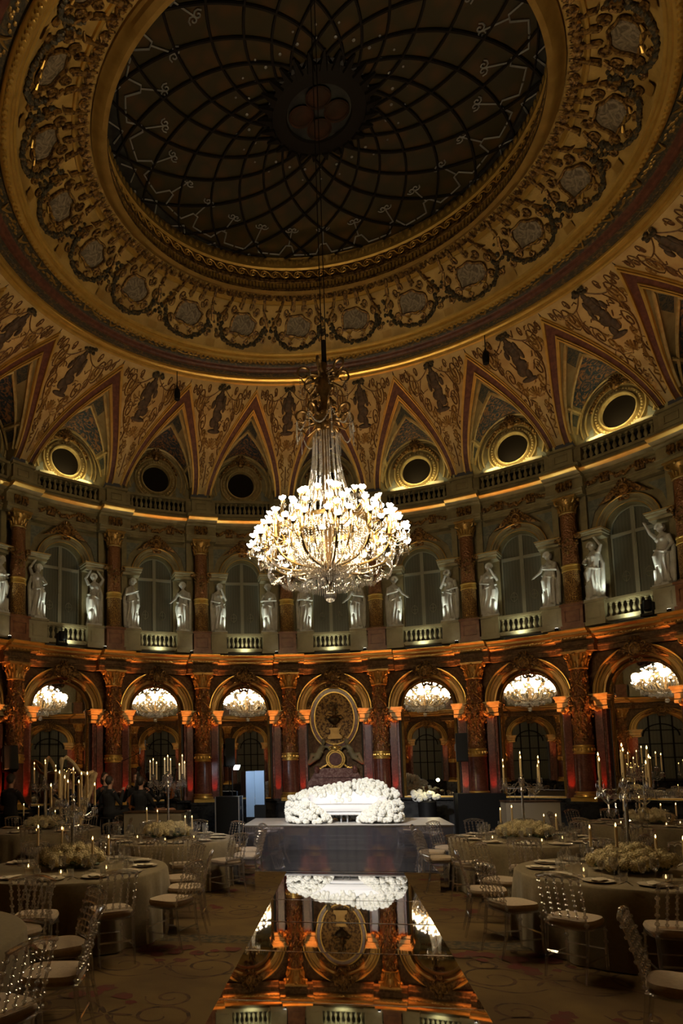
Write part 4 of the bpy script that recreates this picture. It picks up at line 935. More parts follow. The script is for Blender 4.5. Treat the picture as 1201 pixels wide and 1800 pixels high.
# ================================================================== STATUES
def statue_mesh(arms, sway=1, bare=False, seed=0, head=(0, 0), drop=0):
    rr = random.Random(seed); mb = MB(); ph = rr.uniform(0, 6)
    secs = [(0.05, .20, .17, 0), (.12, .18, .155, .0), (.30, .165, .145, .01), (.50, .165, .15, .03), (.66, .175, .155, .045), (.80, .175, .145, .04), (.90, .145, .118, .02), (.97, .128, .105, .0), (1.06, .14, .115, -.01), (1.14, .15, .115, -.012), (1.20, .145, .095, -.01), (1.245, .09, .07, -.005), (1.27, .05, .05, 0)]
    G = []; n = 40
    zs = np.linspace(.05, 1.27, 46)
    for z in zs:
        rx_ = np.interp(z, [s[0] for s in secs], [s[1] for s in secs]); ry = np.interp(z, [s[0] for s in secs], [s[2] for s in secs]); ox = sway * np.interp(z, [s[0] for s in secs], [s[3] for s in secs])
        lim = .86 if bare else 1.12; am = .24 * min(1, max(0, (lim - z) / .25)) * (.35 + .65 * min(1, (1.2 - z)))
        row = []
        for i in range(n):
            a = 2 * PI * i / n
            f = 1 + am * (math.sin(9 * a + 2.2 * math.sin(z * 4 + ph) * sway) * .6 + .5 * math.sin(14 * a - 6 * z + ph))
            row.append((ox + rx_ * f * math.cos(a), ry * f * math.sin(a), z))
        G.append(row)
    mb.grid(G, cv=True); mb.cap(G[0][::-1]); mb.cap(G[-1])
    mb.tube([(sway * .08, -.12, .5), (sway * .09, -.145, .72), (sway * .05, -.10, .86)], [.06, .075, .06], 10)          # forward knee and thigh
    mb.tube([(sway * .11, -.14, .40), (sway * .10, -.15, .12), (sway * .11, -.20, .06)], [.055, .05, .03], 8)
    mb.tube([(-sway * .07, -.12, .08), (-sway * .08, -.2, .055)], [.05, .03], 8)
    for s in (-1, 1): mb.sphere((s * .062, -.085, 1.10), .058, 10, 8)
    for q in range(4): zc = .84 + .02 * q; mb.tube([(.17 * math.cos(a) + sway * .03, .15 * math.sin(a), zc + .06 * sway * math.cos(a) - .02 * q) for a in np.linspace(0, 2 * PI, 20)[:-1]], .020, 5, True)
    hx, hy = head; h = Vector((hx, -.02 + hy, 1.385 + drop)); mb.tube([(0, 0, 1.22), (hx * .5, -.005, 1.29), tuple(h - Vector((0, 0, .04)))], [.055, .045, .05], 10)
    mb.sphere(tuple(h), .082, 14, 10, (.86, 1.0, 1.22)); mb.sphere((h.x, h.y - .078, h.z - .012), .018, 6, 5, (.8, 1, 1.5)); mb.sphere((h.x, h.y - .06, h.z - .065), .03, 8, 6, (1, .8, .7))
    mb.sphere((h.x, h.y + .03, h.z + .035), .104, 12, 8, (.98, 1, .95)); mb.sphere((h.x, h.y + .115, h.z + .0), .06, 8, 6)
    for q in range(9): b = PI * q / 8; mb.sphere((h.x + .085 * math.cos(b), h.y - .045, h.z + .02 + .085 * math.sin(b)), .030, 6, 5); 
    for a in arms:
        P = [Vector(p) for p in a]; k = len(P)
        mb.tube(P, [.055 - .026 * i / (k - 1) for i in range(k)], 8); e = P[-1]; d = (P[-1] - P[-2]).normalized(); mb.sphere(tuple(e + d * .02), .036, 8, 6)
        sd = d.cross(Vector((0, 0, 1)) if abs(d.z) < .8 else Vector((1, 0, 0))).normalized()
        for q in range(4): mb.tube([e + sd * (.011 * (q - 1.5) * 1.6) + d * .03, e + sd * (.013 * (q - 1.5) * 1.6) + d * .085 + Vector((0, -.008, -.01))], [.011, .008], 5)
        mb.tube([e + sd * .03, e + sd * .05 + d * .04], [.012, .008], 5)
    mb.tube([(-sway * .15, .05, 1.15), (-sway * .20, .07, .9), (-sway * .19, .05, .5), (-sway * .17, .04, .1)], [.03, .05, .055, .06], 8)
    mb.box((0, 0, .03), (.42, .38, .06))
    me = fuse(mb, .0125, 1, 'statue_body'); me.materials.append(M['statue']); return me
sh = lambda s: (s * .15, 0, 1.18)
POSE = {
 'over': lambda s: ([[sh(-s), (-s * .22, .02, 1.36), (-s * .10, -.02, 1.56)], [sh(s), (s * .26, -.06, 1.02), (s * .10, -.17, .95)]], 'arm bent over head'),
 'basket': lambda s: ([[sh(-1), (-.24, 0, 1.36), (-.12, -.02, 1.56)], [sh(1), (.24, 0, 1.36), (.10, -.02, 1.56)]], 'arms raised to head'),
 'chest': lambda s: ([[sh(-s), (-s * .22, -.06, .98), (s * .04, -.19, 1.08)], [sh(s), (s * .23, .0, .95), (s * .20, -.08, .72)]], 'arm across chest'),
 'out': lambda s: ([[sh(s), (s * .24, -.05, 1.0), (s * .34, -.16, .88)], [sh(-s), (-s * .2, -.06, .98), (s * .02, -.18, 1.02)]], 'hand held out'),
 'fold': lambda s: ([[sh(-1), (-.22, -.06, .98), (.06, -.18, 1.02)], [sh(1), (.22, -.06, .98), (-.06, -.19, .96)]], 'arms folded'),
 'chin': lambda s: ([[sh(s), (s * .22, -.07, 1.0), (s * .05, -.15, 1.28)], [sh(-s), (-s * .22, -.02, .96), (-s * .06, -.17, .90)]], 'hand at chin'),
 'lift': lambda s: ([[sh(s), (s * .26, -.04, 1.34), (s * .34, -.08, 1.58)], [sh(-s), (-s * .24, -.02, .96), (-s * .16, -.12, .80)]], 'lifting one arm high'),
}
SP = [(-3, -1, 'over', 1), (-3, 1, 'basket', -1), (-2, -1, 'chest', 1), (-2, 1, 'out', -1), (-1, -1, 'chin', 1), (-1, 1, 'fold', -1), (0, -1, 'fold', 1), (0, 1, 'out', -1), (1, -1, 'out', 1), (1, 1, 'chin', -1), (2, -1, 'chin', 1), (2, 1, 'out', -1), (3, -1, 'over', -1), (3, 1, 'lift', -1), (-4, 1, 'fold', 1), (4, -1, 'chest', 1)]
for i, (k, s, p, d) in enumerate(SP):
    arms, txt = POSE[p](d)
    me = statue_mesh(arms, d, p == 'lift', i * 7 + 1, head=(d * .02, -.01))
    F = frame(k, R0 - .02, 0, False) @ Matrix.Translation((s * .80 * (frame(k, R0).to_3x3().col[0].length), -.02, 5.957)) @ Matrix.Rotation(d * .35, 4, 'Z')
    o = obj('statue', me, None, None, F); tag(o, 'marble statue %s, %s of window, %s' % (txt, 'left' if s < 0 else 'right', bayname(k)), 'statue', 'marble statues of the upper storey')

# ================================================================== CHANDELIER
ch = thing('chandelier', 'huge lit brass and crystal chandelier hanging from the dome', 'chandelier', TR(0.0, -2.2, 4.14, 0, .80))
def Z(z): return z - 4.7
rr = random.Random(11)
mb = MB(); 
for dx in (-.035, .035): mb.tube([(dx + .02, 0, Z(9.0)), (dx + .02, .0, (13.98 - 4.14) / .8)], .009, 5)
mb.tube([(.02, 0, Z(8.95)), (.02, 0, Z(9.5))], .035, 6); obj('cable', mb, ch, M['iron'])
mb = MB(); mb.lathe([(.02, Z(9.1)), (.07, Z(9.05)), (.05, Z(8.9)), (.10, Z(8.75)), (.14, Z(8.6)), (.07, Z(8.45)), (.06, Z(8.3)), (.17, Z(8.12)), (.20, Z(8.0)), (.11, Z(7.8)), (.07, Z(7.6)), (.06, Z(6.9)), (.10, Z(6.7)), (.07, Z(6.4)), (.06, Z(5.5)), (.14, Z(5.35)), (.18, Z(5.25)), (.08, Z(5.15)), (.03, Z(5.05)), (0.0, Z(5.0))], 16)
for q in range(40): a = rr.uniform(0, 2 * PI); z = rr.uniform(7.7, 8.9); mb.sphere((.17 * math.cos(a), .17 * math.sin(a), Z(z)), rr.uniform(.03, .06), 6, 4)
obj('stem', mb, ch, M['bronze'])
for tier, (z, r, n) in enumerate(((8.85, .42, 6), (8.05, .46, 8))):
    for j in range(n):
        mb = MB(); a = 2 * PI * (j + .3) / n; c, s = math.cos(a), math.sin(a); P = []
        for i in range(18): q = i / 17; ang = PI - q * 2 * PI * .95; r2 = .13 * (1 - .45 * q); P.append(((r - .15 + .18 * q * 0 + r2 * math.cos(ang) + .1) * c, (r - .15 + r2 * math.cos(ang) + .1) * s, Z(z) + r2 * math.sin(ang)))
        mb.tube([(.08 * c, .08 * s, Z(z))] + P, [.03] + [.026 * (1 - .5 * i / 17) for i in range(18)], 6)
        mb.tube([(.12 * c, .12 * s, Z(z - .1)), (r * .8 * c, r * .8 * s, Z(z - .2)), (r * 1.0 * c, r * 1.0 * s, Z(z - .08))], [.02, .02, .01], 5)
        obj('crown_scroll', mb, ch, M['bronze'])
def rock(mb, p, r, h):                                  # faceted drop
    x, y, z = p; n = 5; V = [(x, y, z)] + [(x + r * math.cos(2 * PI * j / n), y + r * math.sin(2 * PI * j / n), z - h * .62) for j in range(n)] + [(x, y, z - h)]
    mb.add(V, [(0, 1 + (j + 1) % n, 1 + j) for j in range(n)] + [(n + 1, 1 + j, 1 + (j + 1) % n) for j in range(n)])
def oct_(mb, p, r): 
    x, y, z = p; mb.add([(x + r, y, z), (x, y + r, z), (x - r, y, z), (x, y - r, z), (x, y, z + r), (x, y, z - r)], [(0, 1, 4), (1, 2, 4), (2, 3, 4), (3, 0, 4), (1, 0, 5), (2, 1, 5), (3, 2, 5), (0, 3, 5)])
mb = MB()                                               # bead strands from the crown to the ring
for j in range(30):
    a = 2 * PI * j / 30; r0, r1 = .20 + .02 * (j % 2), .27 + .16 * (j % 2)
    for i in range(46): q = i / 45; r = r0 + (r1 - r0) * q ** 2.2; oct_(mb, (r * math.cos(a), r * math.sin(a), Z(7.72 - 1.25 * q)), .015)
for j in range(8):
    a = 2 * PI * (j + .3) / 8
    for i in range(26): q = i / 25; b = a + 2 * PI / 8 * q; r = .50; oct_(mb, (r * math.cos(b), r * math.sin(b), Z(8.0 - .28 * 4 * q * (1 - q))), .017)
    for i in range(14): oct_(mb, (.5 * math.cos(a), .5 * math.sin(a), Z(7.95 - .03 * i)), .016)
    for i in range(10): oct_(mb, (.42 * math.cos(a), .42 * math.sin(a), Z(8.8 - .04 * i)), .016)
obj('bead_strand', mb, ch, M['crystal'])['kind'] = 'stuff'
mb = MB()                                               # lower basket of strands
for j in range(60):
    a = 2 * PI * j / 60
    for i in range(34): q = i / 33; r = .66 * math.cos(q * PI / 2 * .86); oct_(mb, (r * math.cos(a), r * math.sin(a), Z(6.05 - .88 * math.sin(q * PI / 2))), .017)
obj('bead_basket', mb, ch, M['crystal'])['kind'] = 'stuff'
mb = MB(); mb.sweep([(-.02, -.035), (.02, -.035), (.02, .035), (-.02, .035), (-.02, -.035)], [(.68 * math.cos(a), .68 * math.sin(a), Z(6.08)) for a in np.linspace(0, 2 * PI, 49)[:-1]], closed=True)
for j in range(12): a = 2 * PI * j / 12; mb.box((.69 * math.cos(a), .69 * math.sin(a), Z(6.08)), (.10, .05, .12), a + PI / 2)
obj('gilt_ring', mb, ch, M['brass'])
mb = MB(); mb.tube([(.10 * math.cos(a), .10 * math.sin(a), Z(5.30)) for a in np.linspace(0, 2 * PI, 16)[:-1]], .03, 6, True)
obj('hub', mb, ch, M['brass'])
NA = 12; bulbs = []
shade = MB()
for p in range(6):                                      # flower shaped glass shade
    a0 = 2 * PI * p / 6; G = []
    for i in range(5):
        q = i / 4; r = .018 + .052 * q ** .8; z = -.01 + .075 * q - .02 * q * q
        G.append([(r * math.cos(a0 + b * (.52 + .1 * (1 - q))), r * math.sin(a0 + b * (.52 + .1 * (1 - q))), z + .018 * q * (1 - b * b)) for b in (-1, -.5, 0, .5, 1)])
    shade.grid(G)
shade.sphere((0, 0, .035), .034, 8, 6)
shade.v = [(p[0] * .88, p[1] * .88, p[2] * .9) for p in shade.v]
shade_me = shade.mesh('lamp_shade', M['bulb'])
for j in range(NA):
    a = 2 * PI * j / NA + .13; c, s = math.cos(a), math.sin(a); P3 = lambda r, z, t=0.0: (r * c - t * s, r * s + t * c, Z(z))
    mb = MB()
    S_ = [P3(.12, 5.32), P3(.45, 5.30), P3(.75, 5.33), P3(.98, 5.45), P3(1.10, 5.68), P3(1.02, 5.92), P3(.86, 5.98), P3(.76, 5.88), P3(.80, 5.76), P3(.90, 5.77)]
    mb.tube(spline(S_), rads([.028, .022, .022, .022, .022, .02, .018, .015, .012, .009]), 6)
    mb.tube(spline([P3(.68, 6.08), P3(.60, 5.75), P3(.36, 5.44), P3(.10, 5.33)]), rads([.016, .018, .018, .015]), 6)
    mb.tube(spline([P3(.68, 6.08), P3(.84, 6.02), P3(.96, 6.10), P3(.94, 6.28), P3(.84, 6.30)]), rads([.016, .016, .015, .012, .008]), 6)
    mb.lathe([(.03, Z(5.66)), (.045, Z(5.72)), (.03, Z(5.85)), (.045, Z(6.05)), (.02, Z(6.15))], 8, (1.08 * c, 1.08 * s, 0))
    arm = obj('arm', mb, ch, M['brass'])
    tips = [(1.36, 5.74, 0), (1.30, 5.86, .16), (1.30, 5.86, -.16), (1.12, 6.12, .10), (1.12, 6.12, -.10), (.92, 6.38, 0), (.62, 6.52, .10), (1.22, 5.98, 0.0)]
    if j % 3 == 0: tips.append((.36, 6.68, 0))
    mb = MB()
    for r, z, t in tips[:-1 if j % 3 == 0 else None]:
        mb.tube([P3(1.02 if z < 6.2 else .78, 5.72 if z < 6.2 else 6.10, 0), P3((r + 1.02) / 2 if z < 6.2 else r, z - .20, t * .7), P3(r + .01, z - .16, t), P3(r, z - .02, t)], [.014, .012, .011, .011], 5)
        x, y, zz = P3(r, z - .02, t); mb.lathe([(.0, -.05), (.02, -.04), (.042, 0.0), (.012, .01)], 8, (x, y, zz))
    obj('branch', mb, arm, M['brass'])
    for r, z, t in tips: bulbs.append(P3(r, z, t))
for b in bulbs: 
    o = obj('lamp_shade', shade_me, ch); o.location = b; o.rotation_euler = (rr.uniform(-.3, .3), rr.uniform(-.3, .3), rr.uniform(0, 6))
mb = MB()                                               # hanging fringe
def fringe(r, z, n, h, sag=0, seg=12):
    for j in range(n):
        a = 2 * PI * j / n; q = (j % (n / seg)) / (n / seg); zz = Z(z) - sag * 4 * q * (1 - q); p = (r * math.cos(a), r * math.sin(a), zz)
        oct_(mb, p, .012); rock(mb, (p[0], p[1], zz - .014), .014, h * rr.uniform(.8, 1.1))
fringe(1.05, 5.40, 168, .13, .10); fringe(.72, 5.28, 120, .14, .10); fringe(.42, 5.20, 72, .16, .08); fringe(1.10, 5.62, 96, .10, .05); fringe(.90, 5.95, 96, .10, .06); fringe(.66, 6.02, 96, .12, .05); fringe(.5, 6.5, 48, .12)
for j in range(8):
    a = 2 * PI * j / 8; rock(mb, (.26 * math.cos(a), .26 * math.sin(a), Z(5.18)), .035, .20); rock(mb, (.14 * math.cos(a), .14 * math.sin(a), Z(5.16)), .03, .16)
for b in bulbs:
    for q in range(6): a = 2 * PI * q / 6; rock(mb, (b[0] + .045 * math.cos(a), b[1] + .045 * math.sin(a), b[2] - .05), .009, .09)
    rock(mb, (b[0], b[1], b[2] - .11), .016, .12)
for j in range(260):
    a = rr.uniform(0, 2 * PI); r = rr.uniform(.5, 1.25); z = rr.uniform(5.35, 6.4); rock(mb, (r * math.cos(a), r * math.sin(a), Z(z - max(0, r - .75) * max(0, z - 5.6))), .014, .12)
obj('crystal_drop', mb, ch, M['crystal'])['kind'] = 'stuff'
mb = MB()                                               # swags of beads between the arms
for j in range(NA):
    for r, z, sg in ((1.22, 5.66, .22), (.98, 6.02, .24), (.72, 6.3, .26)):
        a0 = 2 * PI * j / NA + .13
        for i in range(26): q = i / 25; b = a0 + 2 * PI / NA * q; oct_(mb, (r * math.cos(b), r * math.sin(b), Z(z - sg * 4 * q * (1 - q))), .013)
obj('bead_swag', mb, ch, M['crystal'])['kind'] = 'stuff'
mb = MB(); mb.sphere((0, 0, Z(4.84)), .105, 20, 14); obj('crystal_ball', mb, ch, M['crystal'])
mb = MB(); mb.tube([(0, 0, Z(4.93)), (0, 0, Z(5.06))], .012, 6); obj('ball_hook', mb, ch, M['brass'])
for j in range(10):
    a = 2 * PI * j / 10 + .2
    lamp('chandelier_light', 'POINT', (.98 * math.cos(a), -2.2 + .98 * math.sin(a), 5.2), LCH, (1.0, .75, .40), .15)
lamp('chandelier_light', 'POINT', (0, -2.2, 5.55), LCH, (1.0, .75, .40), .25)
# hanging microphones under the dome moulding
def hang(k, zt, zb, lab):
    t = thing('hanging_microphone', lab, 'microphone', TR(*PT(k, 6.42, zb)))
    mb = MB(); mb.tube([(0, 0, .2), (0, 0, zt - zb)], .012, 5); obj('cable', mb, t, M['plastic'])
    mb = MB(); mb.lathe([(.02, -.06), (.07, -.02), (.085, .12), (.07, .25), (.03, .30), (.02, .36), (.0, .38)], 12); obj('body', mb, t, M['plastic'])
hang(-2.27, 12.2, 11.45, 'slim black microphone hanging on a cable before the vault, left of the chandelier')
hang(2.33, 12.2, 11.5, 'stubby black microphone hanging on a cable before the vault, right of the chandelier')
# ================================================================== STAGE, RUNWAY, SOFA
from bpy_extras.object_utils import world_to_camera_view
bpy.context.view_layer.update()
def seen(x, y, z, m=.03):
    dx, dy, dz = x - .0777, y + 11.0248, z - 1.9
    cx_, cyy, cz_ = (sum(a * b for a, b in zip(r, (dx, dy, dz))) for r in (rx, dn, fw))
    if cz_ < .2: return False
    u = (411.11 + 1144.37 * cx_ / cz_) / 1201; v = (1237.16 + 1144.37 * cyy / cz_) / 1800
    return -m < u < 1 + m and -m < v < 1 + m
t = thing('stage', 'low mirrored stage carrying the flowered white sofa', 'stage', TR(.13, 3.2, 0))
mb = MB(); mb.box((0, 0, .78), (4.12, 1.9, .02)); obj('deck', mb, t, M['stagetop'], smooth=False)
mb = MB(); mb.box((0, 0, .385), (4.08, 1.86, .77)); obj('mirrored_skirt', mb, t, M['skirt'], smooth=False)
mb = MB(); mb.box((0, -.945, .768), (4.12, .02, .03)); obj('edge_strip', mb, t, M['silver'], smooth=False)
t = thing('runway', 'long mirrored runway of square panels leading to the stage', 'runway', TR(.065, -2.4, 0))
rr = random.Random(21); ys = [-12.0, -10.2, -8.8, -7.6, -6.34, -5.08, -3.95, -2.78, -1.63, -.56]
def panel(x0, x1, y0, y1, tilt, wav):
    mb = MB(); G = []; nx, ny = 28, 14
    for i in range(nx + 1):
        x = x0 + (x1 - x0) * i / nx; row = []
        for j in range(ny + 1):
            y = y0 + (y1 - y0) * j / ny; q = (j / ny - .5); row.append((x - .065, y + 2.4, .300 + tilt * q + wav * (math.cos(i / nx * 9 + y0) * .5 + math.sin(i / nx * 17 + y0 * 3) * .35 + .4 * math.cos(q * PI))))
        G.append(row)
    mb.grid(G); mb.box(((x0 + x1) / 2 - .065, (y0 + y1) / 2 + 2.4, .1445), (x1 - x0, y1 - y0, .289)); return mb
for a, b in zip(ys[:-1], ys[1:]): obj('mirror_panel', panel(-.83, .96, a + .003, b - .003, rr.uniform(-.004, .004), rr.uniform(.0004, .0010)), t, M['floormirror'])
for a, b in ((-.56, .36), (.36, 1.3), (1.3, 2.25)): obj('mirror_panel', panel(-1.34, 1.50, a + .003, b - .003, rr.uniform(-.004, .004), rr.uniform(.0003, .0008)), t, M['floormirror'])
for y in ys[1:-1]: mb = MB(); mb.box((0, y + 2.4, .298), (1.79, .012, .008)); obj('joint_strip', mb, t, M['silver'], smooth=False)
for y in (-.56, .36, 1.3): mb = MB(); mb.box((.015, y + 2.4, .298), (2.84, .012, .008)); obj('joint_strip', mb, t, M['silver'], smooth=False)
# sofa
t = thing('sofa', 'white rounded love seat framed by white flowers on the stage', 'sofa', TR(.096, 2.95, .79, 0, .81))
def rounded(mb, w_, d_, z0, z1, bow, n=30, e=3.0, c=(0, 0), lip=.03):
    G = []
    for z, q in ((z0, .94), (z0 + lip, 1), (z1 - lip, 1), (z1, .95)):
        row = []
        for i in range(n):
            a = 2 * PI * i / n; cs, sn = math.cos(a), math.sin(a); x = w_ / 2 * q * math.copysign(abs(cs) ** (2 / e), cs); y = d_ / 2 * q * math.copysign(abs(sn) ** (2 / e), sn) + bow * (x / (w_ / 2)) ** 2
            row.append((c[0] + x, c[1] + y, z))
        G.append(row)
    mb.grid(G, cv=True); mb.cap(G[0][::-1]); mb.cap(G[-1])
mb = MB(); rounded(mb, 1.62, .72, .20, .30, -.0); obj('seat_base', mb, t, M['sofa'])
mb = MB(); rounded(mb, 1.84, .84, .29, .46, -.04, lip=.05); obj('seat_cushion', mb, t, M['sofa'])
mb = MB(); G = []
for i in range(25):
    a = PI * i / 24; x = -1.0 * math.cos(a); y = .05 + .36 * math.sin(a); nx, ny = -math.cos(a), .5 * math.sin(a); top = .62 + .14 * math.sin(a)
    G.append([(x - nx * .08, y - ny * .08, .40), (x - nx * .10, y - ny * .1, top - .05), (x - nx * .04, y - ny * .04, top), (x + nx * .06, y + ny * .06, top), (x + nx * .10, y + ny * .1, top - .05), (x + nx * .08, y + ny * .08, .22)])
mb.grid(G); mb.cap(G[0]); mb.cap(G[-1][::-1]); obj('backrest', mb, t, M['sofa'])
for x, y in ((-.66, -.22), (.66, -.22), (-.08, -.12), (.08, -.12), (-.66, .24), (.66, .24)):
    mb = MB(); mb.lathe([(.028, 0), (.02, .02), (.024, .21)], 10, (x, y, 0)); obj('leg', mb, t, M['greyplastic'])
# flowers round the sofa
def rose(mb, r, seed):
    q = random.Random(seed); ph = q.uniform(0, 6); n = 26; G = []
    for i in range(1, 17):                              # a full rose: rings of overlapping cupped petals
        th = PI * i / 17; ly = i / 3.2; lay = int(ly); fr_ = ly - lay; m = (3, 4, 5, 6, 6, 5)[min(5, lay)]; row = []
        for j in range(n):
            a = 2 * PI * j / n; pet = abs(math.sin(m * a / 2 + ph + lay * 1.9))
            f = 1 - .32 * (1 - fr_) ** 1.5 * (.5 + .5 * pet) - .16 * (1 - pet) ** 2
            if i < 3: f = .86 + .1 * math.sin(2 * a + i * 2)
            row.append((r * f * math.sin(th) * math.cos(a), r * f * math.sin(th) * math.sin(a), r * .92 * f * math.cos(th)))
        G.append(row)
    mb.grid(G, cv=True); mb.cap(G[0]); mb.cap(G[-1][::-1]); return
    for ly, (n, rad, tilt) in enumerate(((4, .55, .25), (6, .75, .7), (8, .98, 1.15))):
        for p in range(n):
            a0 = 2 * PI * (p + .5 * ly + q.uniform(-.1, .1)) / n; G = []
            for i in range(4):
                v = i / 3; th = tilt + .35 * v * (ly * .3 + .2); G.append([(r * rad * (.62 + .40 * v) * math.sin(min(1.5, .4 + tilt * .8)) * math.cos(a0 + b * .62) * (1 + .05 * q.random()), r * rad * (.62 + .40 * v) * math.sin(min(1.5, .4 + tilt * .8)) * math.sin(a0 + b * .62), r * (1.0 - .42 * ly - .1 + (.55 - .28 * ly) * v - .12 * b * b)) for b in (-1, -.4, .4, 1)])
            mb.grid(G)
fl = thing('flower_garland', 'thick bank of white roses and hydrangeas curving round the white sofa', 'flower arrangement', TR(.096, 2.95, .79, 0, .81))
rose_me = []
for s in range(4): mb = MB(); rose(mb, .085, s); rose_me.append(mb.mesh('flower_head', M['whiteflower']))
spots = []
rr = random.Random(4)
for i in range(2600):
    a = rr.uniform(-.16, PI + .16); q = a / PI
    top = .50 + .42 * math.exp(-((q - .30) / .20) ** 2) + .36 * math.exp(-((q - .62) / .3) ** 2)      # a is measured from the right hand end
    bx, by = 1.30 * math.cos(a), .02 + .62 * math.sin(a)
    if q < .12 or q > .88: by -= .38; top = .52; bx *= .93
    ph = rr.uniform(0, PI); h = rr.random(); rad = .24 + .06 * math.sin(ph)
    x = bx + math.cos(a) * rad * math.cos(ph) * 1.0; y = by + .25 * math.cos(ph) * (math.sin(a) if .12 < q < .88 else 1); z = .07 + (top - .10) * (h if abs(math.cos(ph)) > .35 else .9 + .15 * rr.random())
    if y > -.15 and abs(x) < .93 and y < .40 and z < .7: continue
    if -.62 < y < -.1 and abs(x) < .40: continue
    if i % 3 == 0:                                      # low drifts at the two ends of the seat
        sg = rr.choice((-1, 1)); aa = rr.uniform(0, 2 * PI); ee = rr.uniform(0, PI / 2); x = sg * .88 + .52 * math.cos(ee) * math.cos(aa); y = -.40 + .34 * math.cos(ee) * math.sin(aa); z = .06 + .44 * math.sin(ee) * (1 - .5 * max(0, (.88 - abs(x)) / .52))
        if abs(x) > 1.42 or y > -.1: continue
    p = Vector((x, y, z))
    if all((p - o).length > .082 for o in spots): spots.append(p)
spots.sort(key=lambda p: p.y - .2 * p.z)
rest = MB()
for i, p in enumerate(spots):
    d = Vector((p.x * .5, p.y - .15, .55)).normalized() if p.y > .1 else Vector((p.x * .3, -.9, .55)).normalized()
    Rm = d.to_track_quat('Z', 'Y').to_matrix().to_4x4() @ Matrix.Rotation(rr.uniform(0, 6), 4, 'Z') @ Matrix.Scale(rr.uniform(.75, 1.08), 4)
    if i < 99:
        o = obj('flower_head', rose_me[i % 4], fl); o.matrix_local = Matrix.Translation(p) @ Rm
    else:
        q = MB(); me = rose_me[i % 4]; q.add([tuple(v.co) for v in me.vertices], [tuple(f.vertices) for f in me.polygons]); rest.merge(q, Matrix.Translation(p) @ Rm)
o = obj('flower_mass', rest, fl, M['whiteflower']); o['kind'] = 'stuff'
mb = MB()
for p in spots: mb.sphere((p.x * .96, .1 + (p.y - .1) * .93 if p.y > -.1 else p.y + .06, p.z * .93), .07, 6, 5)
o = obj('inner_blooms', mb, fl, M['whiteflower']); o['kind'] = 'stuff'

# ================================================================== CHAIRS
def turned(mb, p0, p1, r, beads, n=8):
    P0, P1 = Vector(p0), Vector(p1); d = P1 - P0; L = d.length; T = Matrix.Translation(P0) @ d.to_track_quat('Z', 'Y').to_matrix().to_4x4(); pr = [(r * .7, 0)]
    for i in range(beads):
        c = (i + .5) / beads * L; h = .5 * L / beads
        pr += [(r * .62, c - h * .9), (r * .55, c - h * .35), (r * 1.15, c - h * .25), (r * 1.35, c), (r * 1.15, c + h * .25), (r * .55, c + h * .35)]
    pr += [(r * .7, L)]; q = MB(); q.lathe(pr, n); mb.merge(q, T)
def make_chair():
    t = thing('chair', 'x', 'chair', TR(0, 0, 0))
    A = M['acrylic']
    def bz(z): return -.19 - .13 * ((z - .45) / .47) ** 1.3 if z > .45 else -.19
    for s in (-1, 1):
        mb = MB(); turned(mb, (s * .175, .19, .44), (s * .175, .195, .24), .018, 2); mb.lathe([(.011, 0), (.013, .04), (.018, .24)], 8, (s * .175, .195, 0)); obj('leg', mb, t, A)
        mb = MB(); mb.tube([(s * .175, -.27, 0), (s * .175, -.215, .22), (s * .178, -.19, .45)], [.011, .016, .018], 8); q = [(s * .178, bz(z), z) for z in (.45, .60, .75, .885)]
        for a, b in zip(q[:-1], q[1:]): turned(mb, a, b, .0165, 2)
        obj('rear_leg', mb, t, A)
    mb = MB(); rounded(mb, .42, .42, .43, .455, 0, 28, 4, lip=.008); obj('seat_frame', mb, t, A)
    mb = MB(); rounded(mb, .42, .42, .455, .515, 0, 32, 3.6, lip=.025); obj('seat_cushion', mb, t, M['cushion'])
    mb = MB(); P = []; Q = []
    for i in range(25):
        u = -1 + 2 * i / 24; x = .178 * u; P.append((x, bz(.90) - .01 * (1 - u * u) , .895 + .032 * (1 - u * u)))
    mb.tube([(p[0] * 1.06, p[1], p[2]) for p in P], .016, 8)
    for j in range(5):
        xc = -.178 + .356 * (j + .5) / 5; mb.tube([(xc - .0356 * math.cos(PI * i / 8), bz(.86), .845 + .036 * math.sin(PI * i / 8) + .02 * (1 - (xc / .178) ** 2)) for i in range(9)], .009, 6)
    obj('top_rail', mb, t, A)
    mb = MB(); mb.tube([(-.178, bz(.535), .535), (0, bz(.535) - .01, .535), (.178, bz(.535), .535)], .012, 8); obj('lower_rail', mb, t, A)
    for j in range(4):
        x = -.178 + .356 * (j + 1) / 5; mb = MB(); turned(mb, (x, bz(.535), .535), (x, bz(.86), .855 + .015 * (1 - (x / .178) ** 2)), .0125, 7); obj('spindle', mb, t, A)
    for a, b in (((-.175, .195, .17), (-.175, -.23, .17)), ((.175, .195, .17), (.175, -.23, .17)), ((-.175, -.215, .22), (.175, -.215, .22)), ((-.175, .195, .22), (.175, .195, .22))):
        mb = MB(); mb.tube([a, b], .009, 6); obj('stretcher', mb, t, A)
    return t
TB = {  # name: centre, first seat angle, wanted seat indices
 'front left': (-3.2, -3.4, .17), 'middle left': (-2.93, .05, -.10), 'back left': (-6.04, 1.78, -1.25), 'near left corner': (-3.35, -6.8, .20),
 'front right': (3.1, -3.35, 3.48), 'middle right': (2.9, 0.0, 3.40), 'back right': (5.86, 2.8, -2.07), 'near right corner': (3.45, -7.05, 2.62)}
HOURS = ['twelve', 'one', 'two', 'three', 'four', 'five', 'six', 'seven', 'eight', 'nine', 'ten', 'eleven']
def hour(a):  # angle from the table centre, camera at six o'clock
    return int(round(((PI / 2 - a) % (2 * PI)) / (PI / 6))) % 12
proto = None; rr = random.Random(31); TRAD = 1.15
